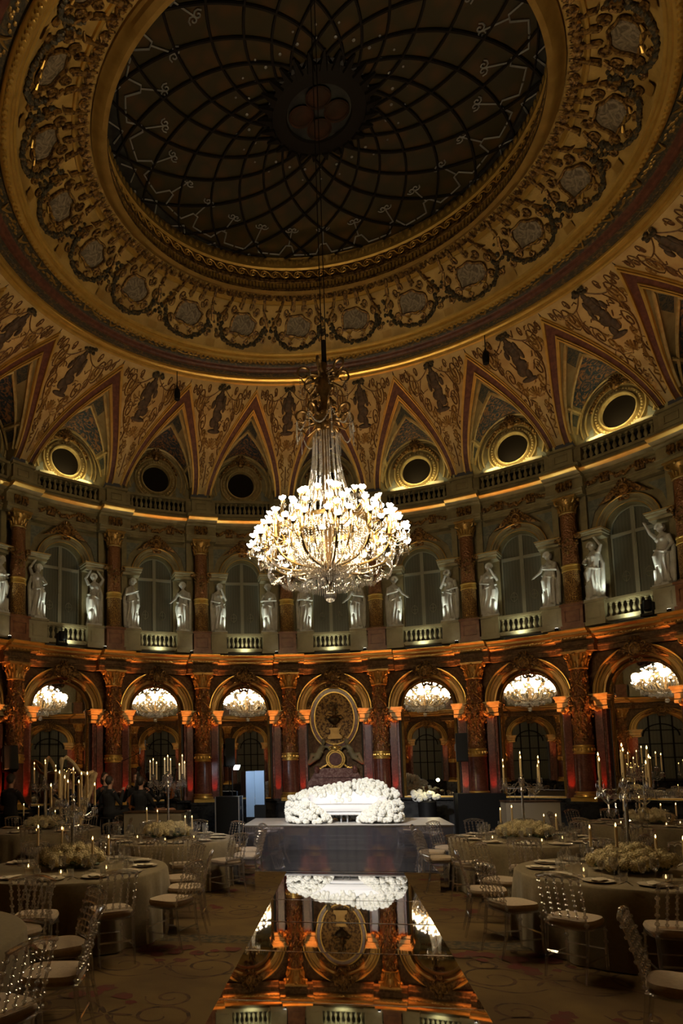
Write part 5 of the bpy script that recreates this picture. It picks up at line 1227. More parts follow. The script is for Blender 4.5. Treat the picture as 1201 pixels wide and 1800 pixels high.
for nm, (cx0, cy0, a0) in TB.items():
    used = set()
    for i in range(12):
        a = a0 + i * PI / 6; r = 1.43 + rr.uniform(-.04, .05); x, y = cx0 + r * math.cos(a), cy0 + r * math.sin(a)
        if not (seen(x, y, .5, .0) or seen(x + .2 * math.cos(a), y + .2 * math.sin(a), .9, -.004)): continue
        if 'corner' in nm and not (seen(x, y, .7, .02)): continue
        h = hour(a)
        while h in used: h = (h + 1) % 12
        used.add(h)
        lab = 'clear spindle-back chair with ivory seat, %s o\'clock place, %s table' % (HOURS[h], nm)
        mw = TR(x, y, 0.006, a + PI / 2 + rr.uniform(-.08, .08))
        if proto is None: proto = make_chair(); proto.matrix_world = mw; proto['label'] = lab; proto['group'] = 'clear chairs round the %s table' % nm
        else: dup(proto, mw, lab, 'clear chairs round the %s table' % nm)

# ================================================================== TABLES AND TABLEWARE
def cloth_mesh(seed):
    q = random.Random(seed); mb = MB(); G = []; n = 120; ph = q.uniform(0, 6)
    for r, z, f in ((0, .757, 0), (TRAD * .5, .757, 0), (TRAD - .02, .757, 0), (TRAD, .752, 0), (TRAD + .012, .735, .1), (TRAD + .015, .6, .45), (TRAD + .02, .4, .75), (TRAD + .03, .2, .95), (TRAD + .04, .012, 1.0)):
        row = []
        for i in range(n):
            a = 2 * PI * i / n; w_ = .016 * math.sin(11 * a + ph) + .012 * math.sin(19 * a + 2 * ph) + .008 * math.sin(31 * a); row.append(((r + f * w_ * 1.6) * math.cos(a), (r + f * w_ * 1.6) * math.sin(a), z))
        G.append(row)
    mb.grid(G[1:], cv=True); b = MB(); b.add(G[1] + [(0, 0, .757)], [(i, (i + 1) % n, n) for i in range(n)]); mb.merge(b); return mb.mesh('tablecloth', M['cloth'])
def make_table(x, y, nm):
    t = thing('round_table', 'round banquet table hidden under ivory cloth, %s' % nm, 'table', TR(x, y, 0), 'round banquet tables')
    mb = MB(); mb.lathe([(TRAD - .02, .72), (TRAD - .02, .75)], 48); obj('tabletop', mb, t, M['wood'])
    for j in range(4): a = PI / 4 + j * PI / 2; mb = MB(); mb.tube([(.7 * math.cos(a), .7 * math.sin(a), 0), (.6 * math.cos(a), .6 * math.sin(a), .72)], .025, 6); obj('leg', mb, t, M['steel'])
pl = MB(); pl.lathe([(.0, .004), (.08, .0), (.085, .004), (.10, .006), (.145, .018), (.148, .021), (.10, .011), (.085, .008), (0, .009)], 32); plate_me = pl.mesh('plate', M['china'])
nk = MB(); G = []
for i in range(9):
    G.append([(-.055 + .11 * j / 6 + .006 * math.sin(i * 1.3), -.10 + .2 * i / 8, .012 + .010 * math.sin(PI * j / 6) + .004 * math.sin(i * 2 + j)) for j in range(7)])
nk.grid(G); nk.grid([[(p[0] * .98, p[1] * .98, .002) for p in r] for r in G][::-1]); 
for (ra, rb) in ((0, 0), (8, 8)): pass
napkin_me = nk.mesh('napkin', M['napkin'])
gm = MB(); gm.lathe([(.034, 0), (.034, .003), (.006, .007), (.004, .03), (.004, .085), (.012, .095), (.034, .125), (.039, .155), (.034, .205), (.0325, .205), (.037, .155), (.032, .127), (.010, .098), (0, .095)], 14); glass_me = gm.mesh('wine_glass', M['glass'])
gm2 = MB(); gm2.lathe([(.032, 0), (.032, .005), (.030, .008), (.037, .09), (.0355, .09), (.029, .012), (0, .010)], 14); tumbler_me = gm2.mesh('water_glass', M['glass'])
kf = MB(); kf.box((0, 0, .003), (.014, .09, .004)); kf.box((0, .10, .003), (.018, .11, .003), 0, .8); knife_me = kf.mesh('knife', M['silver'], smooth=False)
fk = MB(); fk.box((0, -.01, .003), (.010, .11, .004)); fk.box((0, .06, .004), (.022, .03, .003))
for q in (-1, 0, 1): fk.box((q * .008, .095, .005), (.004, .045, .003))
fork_me = fk.mesh('fork', M['silver'], smooth=False)
vt = MB(); vt.lathe([(.025, 0), (.028, .05), (.026, .05), (.023, .006), (0, .006)], 12); votive_me = vt.mesh('votive_glass', M['glass'])
fm = MB(); fm.lathe([(0, 0), (.006, .006), (.0075, .014), (.005, .026), (0, .042)], 8); flame_me = fm.mesh('flame', M['flame'])
candle_cache = {}
def candle(x, y, z, h, lab, grp, r=.0145):
    key = round(h, 2)
    if key not in candle_cache:
        mb = MB(); mb.lathe([(r, 0), (r, h * .6), (r * .92, h - .004), (r * .6, h), (0, h - .003)], 10); candle_cache[key] = mb.mesh('candle', M['wax'])
    o = obj('candle', candle_cache[key], None, None, TR(x, y, z)); tag(o, lab, 'candle', grp)
    f = obj('flame', flame_me, o); f.location = (0, 0, h + .004)
def hydrangea(mb, c, r, q):
    mb.sphere(c, r * .86, 8, 6)
    for i in range(84):
        z = 1 - 2 * (i + .5) / 84; a = i * 2.39996; s = math.sqrt(1 - z * z); d = Vector((s * math.cos(a), s * math.sin(a), z)); p = Vector(c) + d * r * q.uniform(.9, 1.02); e = r * q.uniform(.17, .24)
        u = d.cross(Vector((0, 0, 1)) if abs(d.z) < .9 else Vector((1, 0, 0))).normalized(); v = d.cross(u); b = q.uniform(0, 6)
        for k4 in range(4):
            w1 = u * math.cos(b + k4 * PI / 2) + v * math.sin(b + k4 * PI / 2); w2 = u * math.cos(b + k4 * PI / 2 + .8) + v * math.sin(b + k4 * PI / 2 + .8); w0 = u * math.cos(b + k4 * PI / 2 - .8) + v * math.sin(b + k4 * PI / 2 - .8)
            mb.add([tuple(p), tuple(p + w0 * e * .6 + d * .004), tuple(p + w1 * e + d * .006), tuple(p + w2 * e * .6 + d * .004)], [(0, 1, 2, 3)])
def centrepiece(x, y, nm, seed, sx=1.0):
    q = random.Random(seed); t = thing('flower_centrepiece', 'low dome of cream hydrangeas in the middle of the %s table' % nm, 'flower arrangement', TR(x, y, .757), 'table flowers')
    mb = MB(); mb.lathe([(.16, 0), (.20, .03), (.21, .09), (.19, .09)], 24); obj('vase', mb, t, M['glass'])
    P = []
    for i in range(400):
        a = q.uniform(0, 2 * PI); r = .33 * math.sqrt(q.random()); p = Vector((r * sx * math.cos(a), r * math.sin(a), .07 + .17 * math.sqrt(max(0, 1 - (r / .36) ** 2)) * q.uniform(.5, 1.05)))
        if all((p - o).length > .085 for o in P): P.append(p)
    for p in P: mb = MB(); hydrangea(mb, tuple(p), q.uniform(.06, .082), q); obj('flower_head', mb, t, M['flower'])
    mb = MB()
    for i in range(40): a = q.uniform(0, 2 * PI); mb.sphere((.30 * sx * math.cos(a), .30 * math.sin(a), .05 + q.uniform(0, .08)), .05, 5, 4, (1, 1, .4))
    obj('leaves', mb, t, M['leaf'])
def candelabrum(x, y, nm, H_, R_, seed):
    q = random.Random(seed); z0 = .757
    t = thing('candelabrum', 'tall crystal candelabrum with branching arms on the %s table' % nm, 'candelabrum', TR(x, y, z0), 'crystal candelabra')
    mb = MB(); mb.lathe([(.11, 0), (.11, .015), (.05, .03), (.03, .06)], 20); obj('base', mb, t, M['crystal'])
    mb = MB(); mb.lathe([(.018, .05), (.018, H_ - .06), (.04, H_ - .04), (.02, H_), (.045, H_ + .03), (.02, H_ + .10), (.03, H_ + .14), (.014, H_ + .17)], 12); obj('stem', mb, t, M['silver'])
    def cup(mb, p):
        mb.lathe([(.012, -.03), (.042, -.004), (.044, 0), (.016, .004), (.016, .028), (.020, .03)], 12, p)
    spots_ = []
    for tier, (n, r, dz, up) in enumerate(((4, R_, -.02, .0), (4, R_ * .72, .05, .09))):
        for j in range(n):
            a = 2 * PI * (j + .5 * tier) / n + .35 + seed; c, s = math.cos(a), math.sin(a)
            mb = MB(); mb.tube(spline([(.02 * c, .02 * s, H_ + dz), (r * .22 * c, r * .22 * s, H_ + dz + .03), (r * .45 * c, r * .45 * s, H_ + dz - .05), (r * .75 * c, r * .75 * s, H_ + dz - .075), (r * .97 * c, r * .97 * s, H_ + dz - .02), (r * c, r * s, H_ + dz + .04 + up * .3)]), .0085, 6)
            for f0 in (.42, .72):
                mb.tube([((r * f0 + .035 * (1 - .7 * e / 10) * math.cos(2.6 - e * .6)) * c, (r * f0 + .035 * (1 - .7 * e / 10) * math.cos(2.6 - e * .6)) * s, H_ + dz - .03 + .035 * (1 - .7 * e / 10) * math.sin(2.6 - e * .6)) for e in range(11)], [.008 * (1 - .05 * e) for e in range(11)], 5)
                for e in range(3): oct_(mb, (r * f0 * c, r * f0 * s, H_ + dz - .085 - .018 * e), .008)
                rock(mb, (r * f0 * c, r * f0 * s, H_ + dz - .13), .011, .07)
            arm = obj('arm', mb, t, M['crystal']); p = (r * c, r * s, H_ + dz + .07 + up * .3); mb = MB(); cup(mb, p); obj('drip_pan', mb, arm, M['crystal'])
            mb = MB()
            for e in range(8): b = 2 * PI * e / 8; rock(mb, (p[0] + .04 * math.cos(b), p[1] + .04 * math.sin(b), p[2] - .005), .009, .085)
            obj('prism', mb, arm, M['crystal'])['kind'] = 'stuff'; spots_.append((p[0], p[1], p[2] + .028))
    mb = MB(); p = (0, 0, H_ + .20); cup(mb, p); obj('drip_pan', mb, t, M['crystal']); spots_.append((0, 0, H_ + .23))
    mb = MB()
    for j in range(10): a = 2 * PI * j / 10; rock(mb, (.05 * math.cos(a), .05 * math.sin(a), H_ + .02), .010, .11)
    for j in range(4):
        a = 2 * PI * j / 4 + .35 + seed
        for i in range(14): u = i / 13; b = a + PI / 2 * u; oct_(mb, (R_ * .9 * math.cos(b), R_ * .9 * math.sin(b), H_ + .03 - .32 * u * (1 - u)), .009)
    obj('bead_swag', mb, t, M['crystal'])['kind'] = 'stuff'
    for p in spots_: candle(x + p[0], y + p[1], z0 + p[2], q.choice((.24, .28, .30)), 'lit ivory candle in the candelabrum, %s table' % nm, 'candles of the %s candelabrum' % nm)
def candlestick(x, y, zb, h, lab, grp, hc):
    t = thing('candlestick', 'slim glass candlestick, ' + lab, 'candlestick', TR(x, y, zb), grp)
    mb = MB(); mb.lathe([(.04, 0), (.04, .008), (.010, .02), (.008, h * .5), (.014, h * .55), (.008, h * .6), (.008, h - .03), (.017, h - .02), (.017, h)], 12); obj('stick', mb, t, M['crystal'])
    candle(x, y, zb + h, hc, 'lit candle on slim stick, ' + lab, grp + ' candles')
for i, (nm, (cx0, cy0, a0)) in enumerate(TB.items()):
    if nm == 'near right corner': continue
    make_table(cx0, cy0, nm)
    o = obj('tablecloth', cloth_mesh(i), None, None, TR(cx0, cy0, 0)); tag(o, 'floor-length ivory tablecloth on the %s table' % nm, 'tablecloth', 'ivory tablecloths')
    small = 'back' in nm
    for j in range(12):
        a = a0 + j * PI / 6; h = HOURS[hour(a)]; c, s = math.cos(a), math.sin(a)
        def P(r, tt): return cx0 + r * c - tt * s, cy0 + r * s + tt * c
        x, y = P(.90, 0)
        if not seen(x, y, .78, 0.0): continue
        at = 'at the %s o\'clock seat of the %s table' % (h, nm); g = ' on the %s table' % nm
        tag(obj('plate', plate_me, None, None, TR(x, y, .758, a)), 'ivory plate ' + at, 'plate', 'plates' + g)
        tag(obj('napkin', napkin_me, None, None, TR(x, y, .772, a + PI / 2)), 'folded ivory napkin on the plate ' + at, 'napkin', 'napkins' + g)
        for q, (r, tt, me, nme, lb) in enumerate(((.66, .06, glass_me, 'wine_glass', 'taller stemmed wine glass'), (.68, -.05, glass_me, 'wine_glass', 'second stemmed wine glass'), (.70, .16, tumbler_me, 'water_glass', 'short water glass'))):
            if small and q: continue
            x2, y2 = P(r, tt); tag(obj(nme, me, None, None, TR(x2, y2, .758, 0, 1.1 if q == 0 else (.9 if q == 1 else 1))), lb + ' ' + at, 'glass', 'glasses' + g)
        if not small:
            x2, y2 = P(.90, -.19); tag(obj('knife', knife_me, None, None, TR(x2, y2, .758, a + PI / 2)), 'silver knife ' + at, 'knife', 'cutlery' + g)
            x2, y2 = P(.90, .19); tag(obj('fork', fork_me, None, None, TR(x2, y2, .758, a + PI / 2)), 'silver fork ' + at, 'fork', 'cutlery' + g)
    if 'corner' in nm: continue
    centrepiece(cx0, cy0, nm, i + 50, 1.15)
    dims = {'front left': (.66, .27, .3), 'front right': (.82, .32, .1), 'middle left': (.92, .36, .5), 'middle right': (.80, .36, .2), 'back left': (.86, .30, .9), 'back right': (.92, .34, .4)}[nm]
    candelabrum(cx0, cy0 + .04, nm, *dims)
    for q, (da, rr_, hh) in enumerate(((2.2, .43, .22), (4.1, .42, .30), (5.6, .45, .16), (.7, .44, .12))):
        where = ('behind left of', 'in front left of', 'in front right of', 'behind right of')[q]
        candlestick(cx0 + rr_ * 1.1 * math.cos(da), cy0 + rr_ * math.sin(da), .758, hh, '%s flowers, %s table' % (where, nm), 'candlesticks on the %s table' % nm, .20)
    for q, da in enumerate((1.3, 3.3, 4.9, 6.0)):
        x, y = cx0 + .52 * math.cos(da), cy0 + .52 * math.sin(da)
        o = tag(obj('votive_candle', votive_me, None, None, TR(x, y, .758)), 'small glass votive candle %s the flowers on the %s table' % (('behind', 'left of', 'in front of', 'right of')[q], nm), 'votive candle', 'votives on the %s table' % nm)
        f = obj('flame', flame_me, o); f.location = (0, 0, .012)
# ================================================================== BANDSTAND, SPEAKERS, CASES
def speaker(x, y, z, w_, h, d, rz, tilt, lab, floor=None):
    t = thing('loudspeaker', lab, 'loudspeaker', TR(x, y, z, rz) @ Matrix.Rotation(tilt, 4, 'X'))
    mb = MB(); mb.box((0, 0, h / 2), (w_, d, h)); mb.box((0, d / 2 - .01, h / 2), (w_ * .7, .1, h * .96)); obj('cabinet', mb, t, M['plastic'], smooth=False)
    mb = MB(); mb.box((0, -d / 2 - .005, h / 2), (w_ * .92, .012, h * .94)); obj('grille', mb, t, M['plastic'], smooth=False)
    mb = MB(); mb.box((-w_ / 2 - .004, 0, h / 2), (.008, d * .3, h * .9)); mb.tube([(-w_ / 2, 0, h * .35), (-w_ / 2 - .03, 0, h * .4), (-w_ / 2 - .03, 0, h * .6), (-w_ / 2, 0, h * .65)], .012, 5); obj('side_handle', mb, t, M['greyplastic'], smooth=False)
def stand(x, y, zb, h, lab):
    t = thing('speaker_stand', lab, 'stand', TR(x, y, zb))
    mb = MB(); mb.lathe([(.02, .05), (.02, h * .6), (.014, h * .6), (.014, h)], 10); obj('pole', mb, t, M['plastic'])
    for j in range(3): a = 2 * PI * j / 3 + .4; mb = MB(); mb.tube([(0, 0, .42), (.30 * math.cos(a), .30 * math.sin(a), .02)], .013, 6); obj('leg', mb, t, M['plastic'])
    mb = MB(); mb.lathe([(.03, .38), (.035, .40), (.035, .47), (.03, .49)], 10); obj('collar', mb, t, M['plastic'])
def case(x, y, w_, d, h, lab, rz=0):
    t = thing('equipment_case', lab, 'case', TR(x, y, 0, rz))
    mb = MB(); mb.box((0, 0, h / 2), (w_, d, h)); obj('body', mb, t, M['plastic'], smooth=False)
    mb = MB()
    for sx in (-1, 1):
        for sy in (-1, 1): mb.box((sx * w_ / 2, sy * d / 2, h / 2), (.03, .03, h))
    mb.box((w_ / 2, -.0, h * .75), (.02, .12, .08)); mb.box((w_ / 2, 0, h * .3), (.02, .12, .08)); obj('corner_trim', mb, t, M['greyplastic'] if w_ < .8 else M['plastic'], smooth=False)
case(-2.90, 6.15, .62, .60, 1.22, 'tall black equipment case left of the stage')
case(3.42, 6.05, 1.10, .60, 1.24, 'wide black equipment case right of the stage')
speaker(-2.88, 6.35, 2.02, .25, .74, .30, .15, 0, 'upright black loudspeaker left of the stage, in front of a mirror'); stand(-2.88, 6.6, 0, 2.03, 'black pole stand behind the case left of the stage')
speaker(3.12, 6.35, 2.04, .28, .70, .30, -.2, -.10, 'tilted black loudspeaker right of the stage beside a column'); stand(3.12, 6.62, 0, 2.05, 'black pole stand behind the case right of the stage')
speaker(-8.02, 4.05, 1.98, .34, .60, .34, .7, -.25, 'tilted black loudspeaker with pale side rail at the left edge of the bandstand'); stand(-8.02, 4.15, 0, 2.0, 'black tripod stand under the loudspeaker at the left edge')
# pale blue two-leaf screen beside the stage
t = thing('folding_screen', 'pale blue two-leaf panel standing left of the stage before a mirror', 'screen', TR(-2.28, 6.75, 0))
mb = MB(); mb.box((-.13, .02, 1.25), (.24, .03, 1.24), .12); obj('left_leaf', mb, t, M['blue'], smooth=False)
mb = MB(); mb.box((.13, .0, 1.42), (.26, .03, .92), -.08); obj('right_leaf', mb, t, M['blue'], smooth=False)
mb = MB(); mb.box((.27, .0, .95), (.03, .05, 1.9)); mb.box((0, .04, .62), (.56, .04, .05)); mb.box((.12, .03, .48), (.30, .05, .92)); mb.box((-.13, .05, .3), (.24, .04, .62)); obj('frame', mb, t, M['plastic'], smooth=False)
# cream cloth counters
def counter(x0, x1, y, h, d, lab, low=0.35):
    t = thing('service_counter', lab, 'counter', TR((x0 + x1) / 2, y, 0)); w_ = x1 - x0
    mb = MB(); mb.box((0, 0, h * .5 + low / 2), (w_, d, h - low)); obj('cloth_front', mb, t, M['whitepanel'], smooth=False)
    mb = MB(); mb.box((0, 0, h + .01), (w_ + .04, d + .04, .025)); obj('top', mb, t, M['carpetdark'], smooth=False)
    mb = MB(); mb.box((0, .02, low / 2), (w_ - .06, d - .08, low)); obj('plinth', mb, t, M['plastic'], smooth=False)
counter(-4.70, -3.40, 3.2, 1.00, .55, 'cream cloth counter in front of the musicians on the left')
counter(3.55, 4.65, 4.2, 1.12, .5, 'cream cloth counter behind the middle right table', .62)
t = thing('acrylic_post', 'clear acrylic post at the right end of the cream counter', 'post', TR(-3.30, 3.15, 0)); mb = MB(); mb.lathe([(.07, 0), (.07, 1.02)], 20); obj('tube', mb, t, M['glass']); mb = MB(); mb.lathe([(.075, 1.02), (.075, 1.05)], 20); obj('cap', mb, t, M['silver'])
# keyboard and mixing desk
t = thing('keyboard', 'electronic keyboard on a cloth-covered stand in front of the standing man', 'keyboard', TR(-7.78, 3.70, 0, .1))
mb = MB(); mb.box((0, 0, .92), (.95, .28, .09)); obj('case', mb, t, M['plastic'], smooth=False)
mb = MB(); mb.box((0, -.05, .972), (.86, .14, .015)); obj('keys', mb, t, M['china'], smooth=False)
mb = MB(); mb.box((0, 0, .44), (.9, .24, .87)); obj('stand_cover', mb, t, M['plastic'], smooth=False)
t = thing('mixing_desk', 'dark mixing desk at the left edge beside the standing man', 'mixing desk', TR(-8.0, 2.6, 0, .3))
mb = MB(); mb.box((0, 0, .5), (.9, .6, 1.0)); obj('table', mb, t, M['plastic'], smooth=False); mb = MB(); mb.box((0, 0, 1.05), (.8, .5, .1)); mb.box((0, .25, 1.25), (.7, .06, .36)); obj('console', mb, t, M['plastic'], smooth=False)
mb = MB()
for j in range(14): mb.box((-.33 + .05 * j, -.1, 1.105), (.02, .03, .015))
obj('fader', mb, t, M['greyplastic'], smooth=False)
# harps
PLAT = .42
t = thing('bandstand', 'low black platform under the seated musicians', 'platform', TR(-5.35, 4.42, 0))
mb = MB(); mb.box((0, 0, .20), (3.8, 1.30, .40)); obj('skirt', mb, t, M['plastic'], smooth=False); mb = MB(); mb.box((0, 0, .41), (3.86, 1.36, .02)); obj('deck', mb, t, M['suit'], smooth=False)
def harp(x, y, rz, lab):
    t = thing('harp', lab, 'harp', TR(x, y, PLAT, rz))
    mb = MB(); mb.poly([(-.08, .10), (.0, .10), (.50, 1.46), (.44, 1.50)], -.16, .16); obj('soundbox', mb, t, M['palewood'], smooth=False)
    mb = MB(); mb.lathe([(.05, .08), (.035, .2), (.03, 1.6), (.045, 1.70), (.06, 1.78), (.03, 1.86)], 12, (-.42, 0, 0)); obj('pillar', mb, t, M['palewood'])
    mb = MB(); mb.tube([(-.42, 0, 1.78), (-.30, 0, 1.86), (-.12, 0, 1.74), (.08, 0, 1.50), (.28, 0, 1.44), (.47, 0, 1.50)], [.03, .055, .05, .045, .05, .05], 8); obj('neck', mb, t, M['palewood'])
    mb = MB(); mb.poly([(-.48, .0), (.08, .0), (.06, .10), (-.46, .10)], -.15, .15); obj('base', mb, t, M['palewood'], smooth=False)
    mb = MB()
    for j in range(22): q = j / 21; x0 = .03 + .40 * q; mb.tube([(x0, 0, .2 + 1.2 * q), (-.36 + .78 * q, 0, 1.78 - .55 * q + .28 * q * q)], .0025, 3)
    obj('string', mb, t, M['brass'])
harp(-6.30, 4.1, .95, 'pale wooden concert harp seen from the side among the musicians'); harp(-7.12, 4.62, 1.5, 'pale wooden concert harp seen edge-on behind the keyboard')
# ------------------------------------------------------------------ people
def person(x, y, rz, lab, sit=False, arms='rest', hair_=True, dress=False, s=1.0, long_hair=False):
    t = thing('person', lab, 'person', TR(x, y, PLAT if sit else 0.0, rz, s))
    hz = .50 if sit else .93; sh_z = hz + .50; hd = sh_z + .27
    hip = [(-.10, 0, hz), (.10, 0, hz)]
    if sit: legs = [[(q * .10, .02, hz), (q * .14, -.42, hz + .02), (q * .14, -.44, .26), (q * .14, -.42, .08)] for q in (-1, 1)]
    else: legs = [[(q * .10, 0, hz), (q * .11, -.02, .50), (q * .11, .02, .09)] for q in (-1, 1)]
    hand = {'rest': ((-.22, -.30, hz + .16), (.22, -.30, hz + .16)), 'violin': ((-.34, -.40, sh_z - .02), (.16, -.36, sh_z - .10)), 'keys': ((-.2, -.42, 1.0), (.2, -.42, 1.0)), 'harp': ((-.16, -.42, sh_z - .05), (.16, -.42, sh_z + .02)), 'cello': ((-.10, -.34, sh_z + .04), (.24, -.36, hz + .28))}[arms]
    elb = [(-.30, -.08, sh_z - .27), (.30, -.08, sh_z - .27)]; shd = [(-.19, 0, sh_z - .02), (.19, 0, sh_z - .02)]
    def figure(k, cloth):
        mb = MB()
        mb.lathe([(.0, hz - .12), (.12 * k, hz - .10), (.165 * k, hz), (.135 * k, hz + .18), (.165 * k, hz + .38), (.16 * k, sh_z - .06), (.09 * k, sh_z + .03), (.055, sh_z + .06)], 16, sy=.68)
        for q in (0, 1): mb.tube([(0, 0, sh_z - .03), shd[q]], [.07 * k, .065 * k], 8)
        for P in legs: mb.tube(P, [.085 * k, .062 * k, .05 * k] + ([.045 * k] if sit else []), 10) if not cloth or not dress else None
        for q in (0, 1): mb.tube([shd[q], elb[q], hand[q]], [.056 * k, .044 * k, .032 * k], 10)
        if cloth and dress: mb.lathe([(.30 if not sit else .26, .12), (.24, hz * .6), (.17, hz)], 16, (0, -.2 if sit else 0, 0))
        return mb
    mb = figure(.92, False)
    mb.tube([(0, 0, sh_z), (0, -.01, sh_z + .10), (0, -.015, hd - .05)], [.06, .052, .055], 10)
    mb.sphere((0, -.015, hd), .098, 16, 12, (.80, .98, 1.20)); mb.sphere((0, -.112, hd - .015), .017, 6, 5, (.8, 1, 1.5)); mb.sphere((0, -.075, hd - .075), .035, 8, 6, (1, .8, .8))
    for q in (-1, 1): mb.sphere((q * .08, .0, hd - .01), .022, 6, 5, (.5, 1, 1.4)); mb.sphere((q * .03, -.098, hd + .018), .012, 6, 4)
    for q in (0, 1):
        e = Vector(hand[q]); d = (e - Vector(elb[q])).normalized(); sd = d.cross(Vector((0, 0, 1))).normalized(); mb.sphere(tuple(e + d * .05), .04, 8, 6, (1, 1, .6))
        for f in range(4): b = e + d * .08 + sd * (.017 * (f - 1.5)); mb.tube([b, b + d * (.035 + .008 * (f in (1, 2))) + Vector((0, 0, -.008)), b + d * .06 + Vector((0, 0, -.03))], [.010, .009, .008], 5)
        b = e + d * .03 + sd * (-.035 if q == 0 else .035); mb.tube([b, b + d * .03 + sd * (-.012 if q == 0 else .012), b + d * .055], [.011, .010, .008], 5)
    for P in legs: f = Vector(P[-1]); mb.tube([f + Vector((0, .03, -.03)), f + Vector((0, -.10, -.04)), f + Vector((0, -.17, -.055))], [.045, .04, .025], 8)
    me = fuse(mb, .011, 1, 'person_body'); me.materials.append(M['skin']); obj('body', me, t)
    mb = figure(1.16, True)
    mb.lathe([(.10, sh_z + .0), (.07, sh_z + .08), (.068, sh_z + .085)], 14)
    if not dress:
        for P in legs: f = Vector(P[-1]); mb.tube([f + Vector((0, .04, -.03)), f + Vector((0, -.10, -.03)), f + Vector((0, -.18, -.05))], [.055, .05, .035], 8)
    me = fuse(mb, .016, 3, 'clothing'); me.materials.append(M['suit']); obj('black_clothing', me, t)
    mb = MB(); mb.sphere((0, .012, hd + .022), .108, 16, 10, (.82, .98, 1.10))
    if long_hair: mb.sphere((0, .09, hd - .06), .07, 10, 8, (1.1, .8, 1.6))
    mb.v = [(p[0], max(p[1], -.055 + .5 * max(0, hd + .03 - p[2]) - .0) if p[2] < hd + .06 else p[1], p[2]) for p in mb.v]
    obj('hair', mb, t, M['hair'])
    for q in (-1, 1):
        mb = MB(); mb.sphere((q * .032, -.106, hd + .014), .011, 8, 6, (1.3, .6, .8)); mb.tube([(q * .014, -.108, hd + .036), (q * .034, -.108, hd + .040), (q * .052, -.098, hd + .034)], .005, 5); obj('eye', mb, t, M['hair'])
    mb = MB(); mb.tube([(-.024, -.096, hd - .062), (0, -.106, hd - .060), (.024, -.096, hd - .062)], .006, 5); obj('lips', mb, t, M['carpetred'])
    return t
def seat(x, y, rz, lab):
    t = thing('stool', lab, 'stool', TR(x, y, PLAT, rz)); mb = MB(); rounded(mb, .40, .38, .375, .42, 0, 24, 3, lip=.01); obj('seat', mb, t, M['plastic'])
    for sx in (-1, 1):
        for sy in (-1, 1): mb = MB(); mb.tube([(sx * .16, sy * .15, .0), (sx * .15, sy * .14, .38)], .014, 6); obj('leg', mb, t, M['steel'])
person(-7.55, 3.22, 2.95, 'man standing in black with his back turned, playing the keyboard at the left edge', arms='rest', s=1.04)
person(-6.62, 4.55, -.9, 'seated musician in black behind the side-on harp, reaching for its strings', True, 'harp'); seat(-6.62, 4.55, -.9, 'black stool under the harpist')
person(-5.42, 3.98, 2.6, 'seated musician in black seen from behind, left of the cream counter', True, 'cello'); seat(-5.42, 3.98, 2.6, 'black stool under the musician seen from behind')
person(-5.02, 4.85, -.1, 'seated cellist in black facing the room, behind the musician with turned back', True, 'cello', s=1.04); seat(-5.02, 4.85, -.1, 'black stool under the cellist')
person(-4.12, 4.75, -.35, 'woman in black seated with an orange violin behind the cream counter', True, 'violin', dress=True, long_hair=True, s=1.05); seat(-4.12, 4.75, -.35, 'black stool under the woman with the violin')
person(-4.66, 4.02, 2.9, 'seated musician in black with back turned, beside the woman with the violin', True, 'rest', s=.98); seat(-4.66, 4.02, 2.9, 'black stool under the musician beside the violinist')
person(-5.82, 4.75, .9, 'brown-haired musician in black seated in profile, right of the side-on harp', True, 'violin', long_hair=True, s=1.06); seat(-5.82, 4.75, .9, 'black stool under the brown-haired musician')
def violin(M4, lab, sc=1.0, kind='violin'):
    t = thing(kind, lab, kind, M4 @ Matrix.Scale(sc, 4))
    n = 40; out = []
    for i in range(n):
        a = 2 * PI * i / n; z = .18 * math.sin(a); r = (.085 + .022 * math.sin(a) * -1 - .035 * math.exp(-(z / .05) ** 2)); out.append((r * math.cos(a) * (1.25 if abs(math.cos(a)) > .5 else 1.1), z))
    mb = MB(); mb.poly(out, -.02, .02); obj('body', mb, t, M['wood'], ang=60)
    mb = MB(); mb.box((0, -.025, .30), (.028, .02, .28)); mb.tube([(p[0] * .2, -.03 + p[0] * .0, .45 + p[2] * .2) for p in scroll(0, 0, .12, 1.2, 1, 0, 10)], .012, 5); obj('neck', mb, t, M['plastic'], smooth=False)
    mb = MB(); mb.box((0, -.03, -.02), (.05, .02, .012)); mb.box((0, -.03, -.11), (.03, .012, .10)); obj('tailpiece', mb, t, M['plastic'], smooth=False)
    mb = MB()
    for q in range(4): mb.tube([(-.012 + .008 * q, -.038, -.06), (-.009 + .006 * q, -.040, .42)], .0012, 3)
    obj('string', mb, t, M['silver'])
violin(TR(-3.98, 4.30, 1.02 + PLAT, -.35) @ Matrix.Rotation(.3, 4, 'Y'), 'orange varnished violin held upright on the seated woman\'s lap', 1.15)
violin(TR(-5.0, 4.60, .62 + PLAT, -.1) @ Matrix.Rotation(.15, 4, 'Y'), 'varnished cello standing between the facing cellist\'s knees', 2.1, 'cello')
def mic_stand(x, y, h, rz, lab):
    t = thing('microphone_stand', lab, 'microphone stand', TR(x, y, PLAT if y < 5 else 0, rz)); mb = MB(); mb.lathe([(.12, 0), (.12, .015), (.01, .03), (.009, h)], 12); obj('pole', mb, t, M['plastic'])
    mb = MB(); mb.tube([(-.12, 0, h - .05), (.45, 0, h + .22)], .008, 5); obj('boom', mb, t, M['plastic']); mb = MB(); mb.lathe([(.012, 0), (.018, .1), (.024, .12), (.02, .16), (0, .17)], 10, (.45, 0, h + .18)); obj('microphone', mb, t, M['greyplastic'])
